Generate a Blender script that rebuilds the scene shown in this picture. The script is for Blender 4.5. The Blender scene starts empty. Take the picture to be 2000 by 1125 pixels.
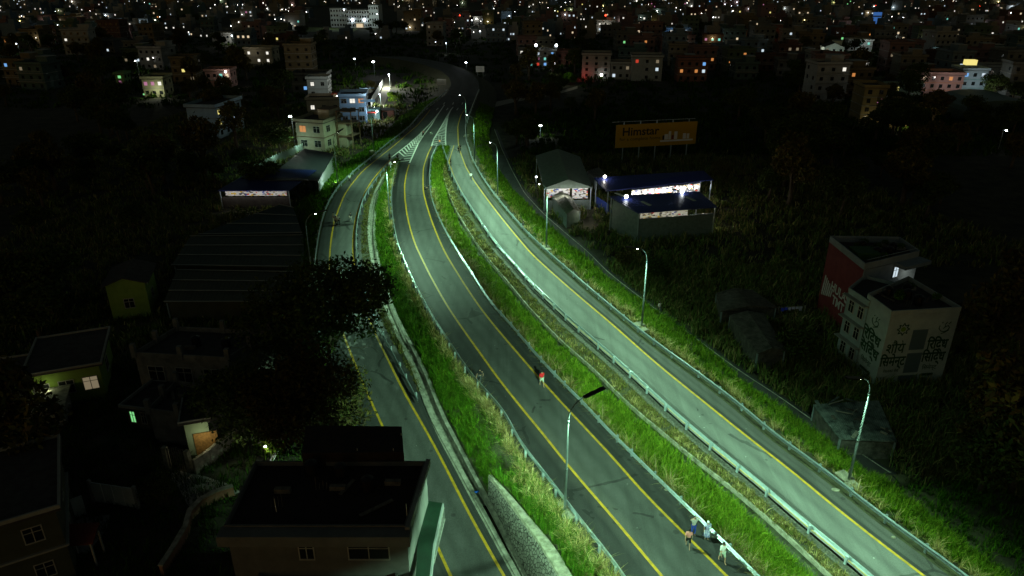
import bpy, bmesh, math, random
import numpy as np
from mathutils import Vector, Matrix
R = math.radians
rnd = random.Random(7)
S = bpy.context.scene
C = S.collection

# ------------------------------------------------------------------ camera
CAM_H, PITCH, FPX = 38.0, R(24.0), 1400.0
cam_d = bpy.data.cameras.new('camera'); cam = bpy.data.objects.new('camera', cam_d); C.objects.link(cam)
cam.location = (0, 0, CAM_H); cam.rotation_euler = (R(90) - PITCH, 0, 0)
cam_d.sensor_width = 36.0; cam_d.lens = 36.0 * FPX / 2000.0
cam_d.clip_start = 0.5; cam_d.clip_end = 6000
S.camera = cam
# ------------------------------------------------------------------ exposure, world, moon
S.view_settings.view_transform = 'Standard'; S.view_settings.look = 'None'
S.view_settings.gamma = 1.0; S.view_settings.exposure = 0.0
S.view_settings.use_curve_mapping = False
W = bpy.data.worlds.new('World'); S.world = W; W.use_nodes = True
nt = W.node_tree; bg = nt.nodes['Background']
sky = nt.nodes.new('ShaderNodeTexSky'); sky.sky_type = 'NISHITA'; sky.sun_disc = False
MOON_EL, MOON_ROT = 6.0, 200.0
sky.sun_elevation = R(MOON_EL); sky.sun_rotation = R(MOON_ROT)
sky.altitude = 1300; sky.dust_density = 2.0
tnt = nt.nodes.new('ShaderNodeMixRGB'); tnt.blend_type = 'MULTIPLY'; tnt.inputs[0].default_value = 1.0; tnt.inputs[2].default_value = (1.0, .92, .62, 1)
nt.links.new(sky.outputs[0], tnt.inputs[1]); nt.links.new(tnt.outputs[0], bg.inputs[0]); bg.inputs[1].default_value = 0.020
md = bpy.data.lights.new('moon', 'SUN'); md.energy = 0.006; md.angle = R(2.0); md.color = (0.85, 1.0, 0.9)
mo = bpy.data.objects.new('moon', md); C.objects.link(mo)
mo.rotation_euler = (R(50), 0, R(-25))
S.cycles.use_light_tree = True
S.cycles.sample_clamp_indirect = 2.0
S.cycles.max_bounces = 4; S.cycles.diffuse_bounces = 2; S.cycles.glossy_bounces = 2
S.cycles.transparent_max_bounces = 4
S.cycles.use_denoising = True
LAMP = (0.51, 1.0, 0.62)

# ------------------------------------------------------------------ helpers
def ray(x, y):
    u = (x - 1000.0) / FPX; v = -(y - 562.5) / FPX
    s, c = math.sin(PITCH), math.cos(PITCH)
    return Vector((u, c + v * s, -s + v * c))
def G(x, y, z=0.0):
    d = ray(x, y); t = (z - CAM_H) / d.z
    return Vector((d.x * t, d.y * t, z))
def AtY(x, y, Y):            # the point seen at a place of the photo, at distance Y
    d = ray(x, y); t = Y / d.y
    return Vector((d.x * t, Y, CAM_H + d.z * t))

MATS = {}
def mat(name, color, rough=0.8, metal=0.0, noise=0.0, nscale=2.0, color2=None, bump=0.0, emit=None, estr=0.0, attr=None, coord='Object', spec=0.3, bscale=None):
    if name in MATS: return MATS[name]
    m = bpy.data.materials.new(name); m.use_nodes = True
    t = m.node_tree; b = t.nodes['Principled BSDF']
    b.inputs['Base Color'].default_value = (*color, 1)
    b.inputs['Roughness'].default_value = rough; b.inputs['Metallic'].default_value = metal
    b.inputs['Specular IOR Level'].default_value = spec
    src = None
    if attr:
        a = t.nodes.new('ShaderNodeAttribute'); a.attribute_name = attr
        t.links.new(a.outputs['Color'], b.inputs['Base Color'])
    elif noise > 0 or color2:
        tc = t.nodes.new('ShaderNodeTexCoord'); n = t.nodes.new('ShaderNodeTexNoise')
        n.inputs['Scale'].default_value = nscale; n.inputs['Detail'].default_value = 6; n.inputs['Roughness'].default_value = 0.65
        t.links.new(tc.outputs[coord], n.inputs['Vector'])
        cr = t.nodes.new('ShaderNodeValToRGB')
        c2 = color2 or tuple(min(1, c * (1 + noise)) for c in color)
        c1 = color if color2 else tuple(c * (1 - noise) for c in color)
        cr.color_ramp.elements[0].position = 0.35; cr.color_ramp.elements[1].position = 0.65
        cr.color_ramp.elements[0].color = (*c1, 1); cr.color_ramp.elements[1].color = (*c2, 1)
        t.links.new(n.outputs['Fac'], cr.inputs[0]); t.links.new(cr.outputs[0], b.inputs['Base Color'])
    if bump > 0:
        tc = t.nodes.new('ShaderNodeTexCoord'); n2 = t.nodes.new('ShaderNodeTexNoise')
        n2.inputs['Scale'].default_value = bscale or nscale * 6; n2.inputs['Detail'].default_value = 4
        t.links.new(tc.outputs[coord], n2.inputs['Vector'])
        bp = t.nodes.new('ShaderNodeBump'); bp.inputs['Strength'].default_value = bump; bp.inputs['Distance'].default_value = 0.1
        t.links.new(n2.outputs['Fac'], bp.inputs['Height']); t.links.new(bp.outputs[0], b.inputs['Normal'])
    if emit:
        b.inputs['Emission Color'].default_value = (*emit, 1); b.inputs['Emission Strength'].default_value = estr
        m.cycles.emission_sampling = 'NONE'
    MATS[name] = m
    return m

def tag(o, label=None, cat=None, group=None, kind=None):
    if label: o['label'] = label
    if cat: o['category'] = cat
    if group: o['group'] = group
    if kind: o['kind'] = kind
    return o
def empty(name, loc=(0, 0, 0), rz=0.0, parent=None):
    o = bpy.data.objects.new(name, None); o.empty_display_size = 0.5
    C.objects.link(o); o.location = loc; o.rotation_euler = (0, 0, rz)
    if parent: o.parent = parent
    return o
def thing(name, label, cat, loc=(0, 0, 0), rz=0.0, group=None):
    return tag(empty(name, loc, rz), label, cat, group)

class MB:
    def __init__(s): s.v = []; s.f = []; s.mi = []
    def add(s, vs, fs, mi=0):
        o = len(s.v); s.v += [tuple(p) for p in vs]; s.f += [tuple(i + o for i in f) for f in fs]; s.mi += [mi] * len(fs); return s
    def box(s, x0, x1, y0, y1, z0, z1, mi=0):
        v = [(x0, y0, z0), (x1, y0, z0), (x1, y1, z0), (x0, y1, z0), (x0, y0, z1), (x1, y0, z1), (x1, y1, z1), (x0, y1, z1)]
        return s.add(v, [(0, 3, 2, 1), (4, 5, 6, 7), (0, 1, 5, 4), (1, 2, 6, 5), (2, 3, 7, 6), (3, 0, 4, 7)], mi)
    def prism(s, poly, z0, z1, mi=0):
        n = len(poly); v = [(p[0], p[1], z0) for p in poly] + [(p[0], p[1], z1) for p in poly]
        f = [tuple(range(n))[::-1], tuple(range(n, 2 * n))] + [(i, (i + 1) % n, n + (i + 1) % n, n + i) for i in range(n)]
        return s.add(v, f, mi)
    def tube(s, pts, r, n=8, mi=0, cap=True):
        pts = [Vector(p) for p in pts]; rs = r if isinstance(r, (list, tuple)) else [r] * len(pts)
        vs = []; fs = []
        for i, p in enumerate(pts):
            d = (pts[min(i + 1, len(pts) - 1)] - pts[max(i - 1, 0)]).normalized()
            a = Vector((0, 0, 1)) if abs(d.z) < 0.9 else Vector((1, 0, 0))
            u = d.cross(a).normalized(); w = d.cross(u)
            for k in range(n):
                t = 2 * math.pi * k / n; vs.append(p + (u * math.cos(t) + w * math.sin(t)) * rs[i])
        for i in range(len(pts) - 1):
            for k in range(n):
                a = i * n + k; b = i * n + (k + 1) % n; fs.append((a, b, b + n, a + n))
        if cap: fs += [tuple(range(n))[::-1], tuple(range((len(pts) - 1) * n, len(pts) * n))]
        return s.add(vs, fs, mi)
    def bar(s, a, b, w, h, mi=0):     # rectangular bar from a to b
        a = Vector(a); b = Vector(b); d = (b - a).normalized()
        up = Vector((0, 0, 1)) if abs(d.z) < 0.95 else Vector((0, 1, 0))
        u = d.cross(up).normalized() * w / 2; q = u.cross(d).normalized() * h / 2
        v = [a - u - q, a + u - q, a + u + q, a - u + q, b - u - q, b + u - q, b + u + q, b - u + q]
        return s.add(v, [(0, 3, 2, 1), (4, 5, 6, 7), (0, 1, 5, 4), (1, 2, 6, 5), (2, 3, 7, 6), (3, 0, 4, 7)], mi)
    def ball(s, c, r, mi=0, n=8, m=6, sq=(1, 1, 1)):
        vs = []; fs = []
        for i in range(m + 1):
            ph = math.pi * i / m
            for k in range(n):
                t = 2 * math.pi * k / n
                vs.append((c[0] + r * sq[0] * math.sin(ph) * math.cos(t), c[1] + r * sq[1] * math.sin(ph) * math.sin(t), c[2] + r * sq[2] * math.cos(ph)))
        for i in range(m):
            for k in range(n): fs.append((i * n + k, (i + 1) * n + k, (i + 1) * n + (k + 1) % n, i * n + (k + 1) % n))
        return s.add(vs, fs, mi)
    def build(s, name, mats, parent=None, smooth=False, loc=None):
        me = bpy.data.meshes.new(name); me.from_pydata(s.v, [], s.f)
        if not isinstance(mats, (list, tuple)): mats = [mats]
        for m in mats: me.materials.append(m)
        if len(mats) > 1: me.polygons.foreach_set('material_index', s.mi)
        if smooth: me.polygons.foreach_set('use_smooth', [True] * len(s.f))
        me.update()
        o = bpy.data.objects.new(name, me); C.objects.link(o)
        if parent: o.parent = parent
        if loc is not None: o.location = loc
        return o

def kids(o): return [c for c in bpy.data.objects if c.parent == o]
def snapshot(o):             # a thing with its parts and sub-parts, read once
    return (o, [snapshot(c) for c in o.children])
def copy_tree(snap, parent=None):
    o, ch = snap; c = o.copy(); C.objects.link(c)
    if parent is not None: c.parent = parent
    for s in ch: copy_tree(s, c)
    return c
# ------------------------------------------------------------------ the road lines, read off the photograph, as ground curves
LN = {
 'Lrl': [(725,107),(775,112),(825,122),(860,135),(875,147),(880,160),(872,177),(857,190),(835,205),(817,225),(800,245),(775,265),(755,280),(734,298),(700,325),(675,347),(660,362),(642,390),(632,415),(625,440),(620,465),(616,492),(612,530),(612,580),(620,640),(645,720),(680,800),(715,870),(760,960),(800,1040),(840,1124)],
 'Ly1': [(842,212),(832,225),(815,245),(795,262),(775,280),(750,300),(725,320),(707,335),(685,362),(672,382),(662,407),(652,435),(647,465),(644,495),(644,530),(650,580),(660,617),(670,652),(685,690),(697,722),(710,750),(722,780),(737,810),(753,845),(800,945),(830,1012),(857,1074),(880,1124)],
 'Ly2': [(765,309),(745,330),(727,352),(715,372),(702,400),(694,430),(690,460),(689,490),(692,525),(700,551),(710,590),(719,620),(727,637),(742,670),(760,707),(777,742),(795,777),(815,812),(832,840),(855,883),(880,931),(905,982),(931,1030),(956,1075),(984,1124)],
 'Lrr': [(765,313),(760,316),(750,327),(735,347),(720,367),(707,392),(700,420),(696,450),(696,477),(699,505),(705,535),(712,565),(725,605),(740,637),(757,670),(775,702),(795,740),(817,780)],
 'Ledge': [(766,314),(757,324),(742,344),(729,364),(717,390),(709,420),(705,450),(705,480),(708,510),(715,545),(723,575),(735,605),(750,637),(767,670),(786,702),(808,740),(830,790),(847,840),(880,898),(905,949),(943,1017),(1000,1124)],
 'D1a': [(757,332),(745,352),(733,375),(727,392),(722,420),(720,452),(723,485),(729,520),(738,552),(752,597),(767,632),(786,677),(803,710),(818,747),(830,785),(847,825),(856,842),(888,898),(915,949),(953,1017),(1010,1124)],
 'D1b': [(762,332),(755,352),(743,375),(737,392),(733,420),(731,452),(735,485),(742,520),(751,552),(765,597),(780,632),(803,677),(822,710),(838,747),(853,785),(868,825),(877,837),(903,886),(931,941),(965,1000),(1022,1124)],
 'M1': [(778,312),(770,337),(765,365),(764,390),(766,420),(771,450),(777,477),(787,500),(797,525),(810,552),(814,560),(830,590),(850,625),(875,662),(900,702),(925,735),(950,762),(975,790),(1000,822),(1000,844),(1025,872),(1051,906),(1076,939),(1101,969),(1127,1005),(1152,1038),(1177,1065),(1203,1096),(1218,1124)],
 'My1': [(800,319),(794,337),(790,362),(791,390),(795,420),(802,450),(812,480),(825,507),(837,532),(852,560),(875,600),(900,637),(925,672),(950,707),(975,742),(1000,773),(1025,805),(1054,839),(1101,899),(1152,959),(1203,1017),(1253,1078),(1292,1124)],
 'My2': [(844,284),(835,302),(827,327),(826,350),(827,377),(835,407),(845,437),(857,467),(870,495),(885,520),(910,560),(937,600),(962,632),(1000,677),(1050,735),(1100,790),(1147,840),(1203,900),(1253,959),(1304,1010),(1355,1060),(1418,1124)],
 'M2': [(853,284),(842,307),(839,340),(841,375),(850,405),(862,432),(875,457),(900,497),(925,535),(937,555),(962,592),(1000,633),(1050,692),(1100,745),(1137,780),(1192,840),(1253,899),(1304,949),(1355,997),(1405,1045),(1456,1096),(1484,1124)],
 'D2a': [(862,335),(864,355),(869,377),(882,410),(898,442),(922,480),(947,512),(982,552),(1009,587),(1045,627),(1082,665),(1130,707),(1160,737),(1202,782),(1251,822),(1269,840),(1324,888),(1372,926),(1420,967),(1462,1005),(1511,1050),(1559,1098),(1583,1124)],
 'D2b': [(864,335),(870,355),(877,377),(892,410),(912,442),(937,480),(962,512),(997,552),(1025,587),(1062,627),(1100,665),(1150,707),(1182,737),(1225,782),(1275,822),(1296,840),(1354,888),(1405,926),(1456,967),(1502,1007),(1551,1050),(1601,1098),(1630,1124)],
 'R1': [(863,280),(872,307),(882,337),(900,372),(925,410),(950,447),(975,480),(1000,506),(1025,535),(1048,560),(1075,585),(1112,620),(1150,652),(1200,695),(1250,740),(1300,787),(1350,830),(1405,877),(1456,916),(1500,953),(1551,997),(1601,1040),(1652,1078),(1703,1124)],
 'Ry2': [(912,207),(900,225),(894,247),(895,280),(900,300),(910,327),(925,352),(950,387),(975,420),(1000,451),(1037,495),(1075,530),(1109,560),(1150,595),(1200,637),(1250,682),(1300,725),(1350,765),(1400,805),(1443,840),(1499,884),(1551,923),(1601,967),(1652,1007),(1703,1048),(1753,1086),(1804,1124)],
 'R2': [(760,103),(830,112),(880,122),(912,135),(925,142),(935,155),(937,165),(935,175),(925,200),(915,225),(909,245),(911,275),(914,280),(922,307),(940,340),(962,372),(982,397),(1000,418),(1030,452),(1070,490),(1105,520),(1150,559),(1187,590),(1250,642),(1300,680),(1350,715),(1400,752),(1450,790),(1500,834),(1551,872),(1601,907),(1652,946),(1703,987),(1753,1025),(1804,1060),(1855,1096),(1890,1124)],
 'SV1': [(960,300),(970,325),(1000,370),(1050,420),(1100,465),(1150,507),(1207,557),(1250,585),(1325,632),(1375,672),(1437,730),(1475,767),(1500,777),(1550,810),(1639,878),(1700,925),(1760,960),(1900,1070),(1960,1124)],
 'SVw': [(965,250),(980,290),(1000,332),(1025,377),(1062,417),(1100,450),(1150,492),(1187,530),(1225,560),(1300,617),(1350,652),(1400,690),(1450,727),(1500,758),(1550,792),(1612,837),(1660,870),(1740,922)],
}
ZR = {'Lrl': .72, 'Lrr': .72, 'M1': .72, 'M2': .72, 'R1': .72, 'R2': .72, 'SV1': -2.6, 'SVw': -2.6}
def sstep(a, b, x):
    t = min(1, max(0, (x - a) / (b - a))); return t * t * (3 - 2 * t)
def zl(Y): return -3.0 * (1 - sstep(40, 78, Y))          # the left ramp sinks towards the viewer
def ztop(Y): return -0.25
CUR = {}
for k, pts in LN.items():
    w = []
    for (x, y) in pts:
        base = ZR.get(k, 0.0); p = G(x, y, base)
        if k in ('Lrl', 'Ly1', 'Ly2', 'Lrr', 'Ledge', 'D1a', 'D1b'):
            for _ in range(6): p = G(x, y, base + zl(p.y))
        w.append((p.y, p.x))
    w.sort()
    ww = [w[0]]
    for q in w[1:]:
        if q[0] - ww[-1][0] > 0.4: ww.append(q)
    # carry on below the frame with the last direction
    s = (ww[2][1] - ww[0][1]) / (ww[2][0] - ww[0][0])
    if k not in ('Lrr', 'SVw'):
        y0 = 12.0; ww.insert(0, (y0, ww[0][1] + s * (y0 - ww[0][0])))
    ys = np.array([q[0] for q in ww]); xs = np.array([q[1] for q in ww])
    # light smoothing of the read-off points
    yy = np.arange(ys[0], ys[-1], 1.0); xx = np.interp(yy, ys, xs)
    kk = np.array([1, 2, 3, 4, 3, 2, 1.]); kk /= kk.sum()
    if len(xx) > 8:
        pad = np.concatenate([2 * xx[0] - xx[3:0:-1], xx, 2 * xx[-1] - xx[-2:-5:-1]])
        xx = np.convolve(pad, kk, 'valid')
    CUR[k] = (yy, xx)
def cx(k, Y, off=0.0):
    a = CUR[k]; return float(np.interp(Y, a[0], a[1])) + off
def span(k): return CUR[k][0][0], CUR[k][0][-1]
YF = min(span('Lrl')[1], span('R2')[1])           # far end of the highway
YN1 = G(775, 313, 0).y; YN2 = G(858, 284, 0).y     # noses of the two medians

def strip(mb, A, B, rows, za, zb, mi=0, nx=1):
    """surface between two curves: A, B are functions Y -> x"""
    vs = []; n = nx + 1
    for Y in rows:
        xa, xb, z0, z1 = A(Y), B(Y), za(Y), zb(Y)
        for i in range(n):
            t = i / nx; vs.append((xa + (xb - xa) * t, Y, z0 + (z1 - z0) * t))
    fs = []
    for r in range(len(rows) - 1):
        for i in range(nx):
            a = r * n + i; fs.append((a, a + 1, a + 1 + n, a + n))
    mb.add(vs, fs, mi)
def rows(a, b, st=1.5):
    r = [a]; 
    while r[-1] < b - 1e-6: r.append(min(b, r[-1] + st * max(1, r[-1] / 80)))
    return r
cf = lambda k, off=0.0: (lambda Y: cx(k, Y, off))
z0f = lambda Y: 0.0
zc = lambda c: (lambda Y: c)
zlf = zl

# materials of the ground
def asphalt(name, base, var, green=1.0):
    m = mat(name, base, rough=0.78, spec=0.35); t = m.node_tree; b = t.nodes['Principled BSDF']
    tc = t.nodes.new('ShaderNodeTexCoord')
    n1 = t.nodes.new('ShaderNodeTexNoise'); n1.inputs['Scale'].default_value = 0.35; n1.inputs['Detail'].default_value = 8; n1.inputs['Roughness'].default_value = 0.7
    n2 = t.nodes.new('ShaderNodeTexNoise'); n2.inputs['Scale'].default_value = 14; n2.inputs['Detail'].default_value = 4
    mp = t.nodes.new('ShaderNodeMapping'); mp.inputs['Scale'].default_value = (0.9, 0.06, 1); mp.inputs['Rotation'].default_value = (0, 0, R(-26))
    n3 = t.nodes.new('ShaderNodeTexNoise'); n3.inputs['Scale'].default_value = 1.1; n3.inputs['Detail'].default_value = 5; n3.inputs['Distortion'].default_value = 0.8
    t.links.new(tc.outputs['Object'], n1.inputs['Vector']); t.links.new(tc.outputs['Object'], n2.inputs['Vector'])
    t.links.new(tc.outputs['Object'], mp.inputs['Vector']); t.links.new(mp.outputs[0], n3.inputs['Vector'])
    def mr(src, a, c):
        q = t.nodes.new('ShaderNodeMapRange'); q.inputs['From Min'].default_value = 0.3; q.inputs['From Max'].default_value = 0.7
        q.inputs['To Min'].default_value = a; q.inputs['To Max'].default_value = c; t.links.new(src, q.inputs['Value']); return q.outputs[0]
    m1 = t.nodes.new('ShaderNodeMath'); m1.operation = 'MULTIPLY'; m2 = t.nodes.new('ShaderNodeMath'); m2.operation = 'MULTIPLY'
    t.links.new(mr(n1.outputs['Fac'], 1 - var, 1 + var), m1.inputs[0]); t.links.new(mr(n2.outputs['Fac'], 0.74, 1.28), m1.inputs[1])
    t.links.new(m1.outputs[0], m2.inputs[0]); t.links.new(mr(n3.outputs['Fac'], 0.80, 1.12), m2.inputs[1])
    def M(op, a, c=None):
        n = t.nodes.new('ShaderNodeMath'); n.operation = op
        for i, q in enumerate((a, c)):
            if q is None: continue
            if isinstance(q, (int, float)): n.inputs[i].default_value = q
            else: t.links.new(q, n.inputs[i])
        return n.outputs[0]
    at = t.nodes.new('ShaderNodeAttribute'); at.attribute_name = 'lat'
    n4 = t.nodes.new('ShaderNodeTexNoise'); n4.inputs['Scale'].default_value = 0.12; n4.inputs['Detail'].default_value = 5; t.links.new(tc.outputs['Object'], n4.inputs['Vector'])
    la = M('ADD', at.outputs['Fac'], M('MULTIPLY', M('SUBTRACT', n4.outputs['Fac'], .5), .30))
    def track(c, w): d = M('DIVIDE', M('SUBTRACT', la, c), w); return M('EXPONENT', M('MULTIPLY', M('MULTIPLY', d, d), -1.0))
    wearf = M('MULTIPLY', M('ADD', track(.30, .09), track(.68, .09)), mr(n1.outputs['Fac'], .06, .34))
    # thin wandering cracks and scattered dark oil spots
    nd = t.nodes.new('ShaderNodeTexNoise'); nd.inputs['Scale'].default_value = .8; nd.inputs['Detail'].default_value = 6; t.links.new(tc.outputs['Object'], nd.inputs['Vector'])
    mxv = t.nodes.new('ShaderNodeMixRGB'); mxv.inputs[0].default_value = .35; t.links.new(tc.outputs['Object'], mxv.inputs[1]); t.links.new(nd.outputs['Color'], mxv.inputs[2])
    vo = t.nodes.new('ShaderNodeTexVoronoi'); vo.feature = 'DISTANCE_TO_EDGE'; vo.inputs['Scale'].default_value = .17; t.links.new(mxv.outputs[0], vo.inputs['Vector'])
    crk = M('MULTIPLY', M('LESS_THAN', vo.outputs['Distance'], .012), M('MULTIPLY', M('GREATER_THAN', n4.outputs['Fac'], .54), .45))
    vs = t.nodes.new('ShaderNodeTexVoronoi'); vs.inputs['Scale'].default_value = .55; t.links.new(tc.outputs['Object'], vs.inputs['Vector'])
    spt = M('MULTIPLY', M('LESS_THAN', M('ADD', vs.outputs['Distance'], M('MULTIPLY', nd.outputs['Fac'], .3)), .24), .35)
    k = M('MAXIMUM', M('SUBTRACT', M('SUBTRACT', M('SUBTRACT', 1.0, wearf), crk), spt), .3)
    vp = t.nodes.new('ShaderNodeTexVoronoi'); vp.inputs['Scale'].default_value = 1.6; t.links.new(tc.outputs['Object'], vp.inputs['Vector']); sc2 = t.nodes.new('ShaderNodeSeparateColor'); t.links.new(vp.outputs['Color'], sc2.inputs[0])
    peb = M('MULTIPLY', M('LESS_THAN', vp.outputs['Distance'], .07), M('MULTIPLY', M('GREATER_THAN', sc2.outputs[0], .86), 2.4))
    m3 = M('MULTIPLY', m2.outputs[0], M('ADD', k, peb))
    vm = t.nodes.new('ShaderNodeVectorMath'); vm.operation = 'SCALE'; vm.inputs[0].default_value = base
    t.links.new(m3, vm.inputs['Scale']); t.links.new(vm.outputs[0], b.inputs['Base Color'])
    bp = t.nodes.new('ShaderNodeBump'); bp.inputs['Strength'].default_value = 0.35; bp.inputs['Distance'].default_value = 0.02
    t.links.new(n2.outputs['Fac'], bp.inputs['Height']); t.links.new(bp.outputs[0], b.inputs['Normal'])
    return m
A_lane = asphalt('asphalt_lane', (0.075, 0.078, 0.074), 0.22)
A_lane_r = asphalt('asphalt_concrete_lane', (0.125, 0.13, 0.122), 0.14)
A_sh = asphalt('asphalt_shoulder', (0.040, 0.041, 0.040), 0.25)
A_sh_r = asphalt('asphalt_right_shoulder', (0.075, 0.075, 0.070), 0.18)
A_dark = asphalt('asphalt_old', (0.03, 0.031, 0.03), 0.3)
M_soil = mat('verge_soil', (0.035, 0.035, 0.02), color2=(0.07, 0.075, 0.035), nscale=1.3, bump=0.6, rough=0.95)
M_gravel = mat('gravel_verge', (0.05, 0.05, 0.04), color2=(0.15, 0.15, 0.125), nscale=6, bump=0.8, rough=0.95)
M_conc = mat('concrete', (0.16, 0.16, 0.13), color2=(0.36, 0.35, 0.29), nscale=1.6, bump=0.3, rough=0.9)
M_conc_pale = mat('concrete_pale', (0.13, 0.13, 0.09), color2=(0.33, 0.31, 0.24), nscale=2.0, bump=0.2, rough=0.9)
M_yellow = mat('yellow_paint', (0.34, 0.21, 0.02), color2=(0.62, 0.36, 0.015), nscale=2.2, rough=0.6)
M_white = mat('white_paint', (0.70, 0.70, 0.66), noise=0.22, nscale=3.0, rough=0.6)
M_ground = mat('dark_ground', (0.010, 0.013, 0.006), color2=(0.048, 0.046, 0.026), nscale=0.3, bump=0.5, rough=1.0, bscale=0.8)

# the ground: one sheet to the horizon, with low rises far away
gm = MB(); xs = [-3000, -1600, -900, -600, -400, -280, -200, -140, -90, -50, -20, 20, 60, 110, 160, 220, 300, 420, 600, 900, 1600, 3000]
ysr = [-60, 0, 30, 60, 90, 120, 150, 180, 210, 240, 270, 300, 350, 400, 470, 550, 650, 780, 950, 1200, 1600, 2300, 3400]
def gz(x, y): return -3.05 if y < 420 else -3.05 + 5.0 * sstep(900, 3400, y) * (1 + 0.4 * math.sin(x * 0.004))
v = [(x, y, gz(x, y)) for y in ysr for x in xs]; nx = len(xs)
f = [(r * nx + i, r * nx + i + 1, (r + 1) * nx + i + 1, (r + 1) * nx + i) for r in range(len(ysr) - 1) for i in range(nx - 1)]
gm.add(v, f); tag(gm.build('ground', M_ground), kind='structure')

# roads -------------------------------------------------------------
def lat(o):
    n = len(o.data.vertices); at_ = o.data.attributes.new('lat', 'FLOAT', 'POINT'); at_.data.foreach_set('value', [float(i % 2) for i in range(n)]); return o
LL = cf('Lrl', 0.25); LR = cf('Ledge', 0.0)
mb = MB()
r1 = rows(12, YN1); 
strip(mb, LL, cf('Ly1', 0), r1, zlf, zlf, 1); strip(mb, cf('Ly1', 0), cf('Ly2', 0), r1, zlf, zlf, 0); strip(mb, cf('Ly2', 0), LR, r1, zlf, zlf, 1)
tag(lat(mb.build('ramp_road', [A_lane, A_sh])), kind='structure')
mb = MB()
strip(mb, cf('M1', -0.25), cf('My1'), r1, z0f, z0f, 1); strip(mb, cf('My1'), cf('My2'), r1, z0f, z0f, 0); strip(mb, cf('My2'), cf('M2', 0.25), r1, z0f, z0f, 1)
r2 = rows(YN1, YN2)
strip(mb, LL, cf('Ly1'), r2, z0f, z0f, 1); strip(mb, cf('Ly1'), cf('My2'), r2, z0f, z0f, 0); strip(mb, cf('My2'), cf('M2', 0.25), r2, z0f, z0f, 1)
r3 = rows(YN2, YF)
Ymid = G(900, 205, 0).y
ra = [y for y in r3 if y <= Ymid]; ra.append(Ymid); rb = [Ymid] + [y for y in r3 if y > Ymid]
strip(mb, LL, cf('Ly1'), ra, z0f, z0f, 1); strip(mb, cf('Ly1'), cf('Ry2'), ra, z0f, z0f, 0); strip(mb, cf('Ry2'), cf('R2', -0.1), ra, z0f, z0f, 1)
strip(mb, LL, cf('R2', -0.1), rb, z0f, z0f, 0)
tag(lat(mb.build('highway', [A_lane, A_sh])), kind='structure')
mb = MB(); rr = rows(12, YN2)
strip(mb, cf('R1', 0.12), cf('Ry2'), rr, z0f, z0f, 0); strip(mb, cf('Ry2'), cf('R2', -0.42), rr, z0f, z0f, 1)
tag(lat(mb.build('service_carriageway', [A_lane_r, A_sh_r])), kind='structure')

# verges and medians -------------------------------------------------
YW = G(940, 936, -0.6).y                      # where the stone retaining wall begins
def d1top(Y): return zl(Y)
mb = MB()
# left outer bank
def toe(Y): return cx('Lrl', Y) - 1.0 - 7.5 * (zl(Y) + 3.0) / 3.0
strip(mb, toe, cf('Lrl', 0.3), rows(12, YF), zc(-3.2), lambda Y: zl(Y) - 0.01, 0, 4)
# median 1
ra = rows(YW, YN1 - 1.0)
strip(mb, LR, cf('D1a', 0.0), ra, lambda Y: zl(Y) - 0.02, lambda Y: zl(Y) + 0.05, 0)
def d1b(Y): return max(cx('D1b', Y), cx('D1a', Y) + 0.5)
def m1(Y): return cx('M1', Y) - 0.2
strip(mb, d1b, lambda Y: (d1b(Y) * 0.35 + m1(Y) * 0.65), ra, lambda Y: zl(Y) + 0.05, zc(-0.1), 0, 4)
strip(mb, lambda Y: (d1b(Y) * 0.35 + m1(Y) * 0.65), m1, ra, zc(-0.1), zc(-0.02), 0, 3)
# below the wall start: flat berm from wall cap to the rail
def capR(Y): return cx('D1b', Y) + 1.75 * min(1, (YW - Y) / 8.0) + 0.42
rb = rows(12, YW)
strip(mb, capR, m1, rb, lambda Y: -0.25, zc(-0.02), 0, 4)
# median 2
rc = rows(12, YN2 - 0.6)
def m2(Y): return cx('M2', Y) + 0.2
def d2a(Y): return max(m2(Y) + 0.15, cx('D2a', Y))
def d2b(Y): return max(d2a(Y) + 0.15, cx('D2b', Y))
def r1e(Y): return max(cx('R1', Y) - 0.1, d2b(Y) + 0.1)
strip(mb, m2, d2a, rc, zc(-0.02), zc(-0.45), 0, 4)
strip(mb, d2b, r1e, rc, zc(-0.35), zc(-0.02), 0, 4)
# right bank and the flat beyond the rail
def sv1(Y): 
    a, b = span('SV1'); return max(cx('SV1', min(Y, b)) if Y < b else cx('R2', Y) + 6, cx('R2', Y) + 2.5)
strip(mb, cf('R2', -0.45), lambda Y: cx('R2', Y) + 1.1, rows(12, YF), zc(-0.01), zc(-0.15), 0, 2)
strip(mb, lambda Y: cx('R2', Y) + 1.1, sv1, rows(12, YF), zc(-0.15), lambda Y: -2.75, 0, 5)
strip(mb, sv1, lambda Y: sv1(Y) + 30, rows(12, G(1745, 925, -2.7).y), zc(-2.76), zc(-3.2), 0, 3)
tag(mb.build('verge', M_soil), kind='structure')
# gravel strip beside the right carriageway rail
mb = MB(); strip(mb, lambda Y: d2b(Y) * 0.35 + r1e(Y) * 0.65, r1e, rows(12, 100), zc(-0.06), zc(0.0), 0, 2)
tag(mb.build('gravel_strip', M_gravel), kind='structure')

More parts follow.
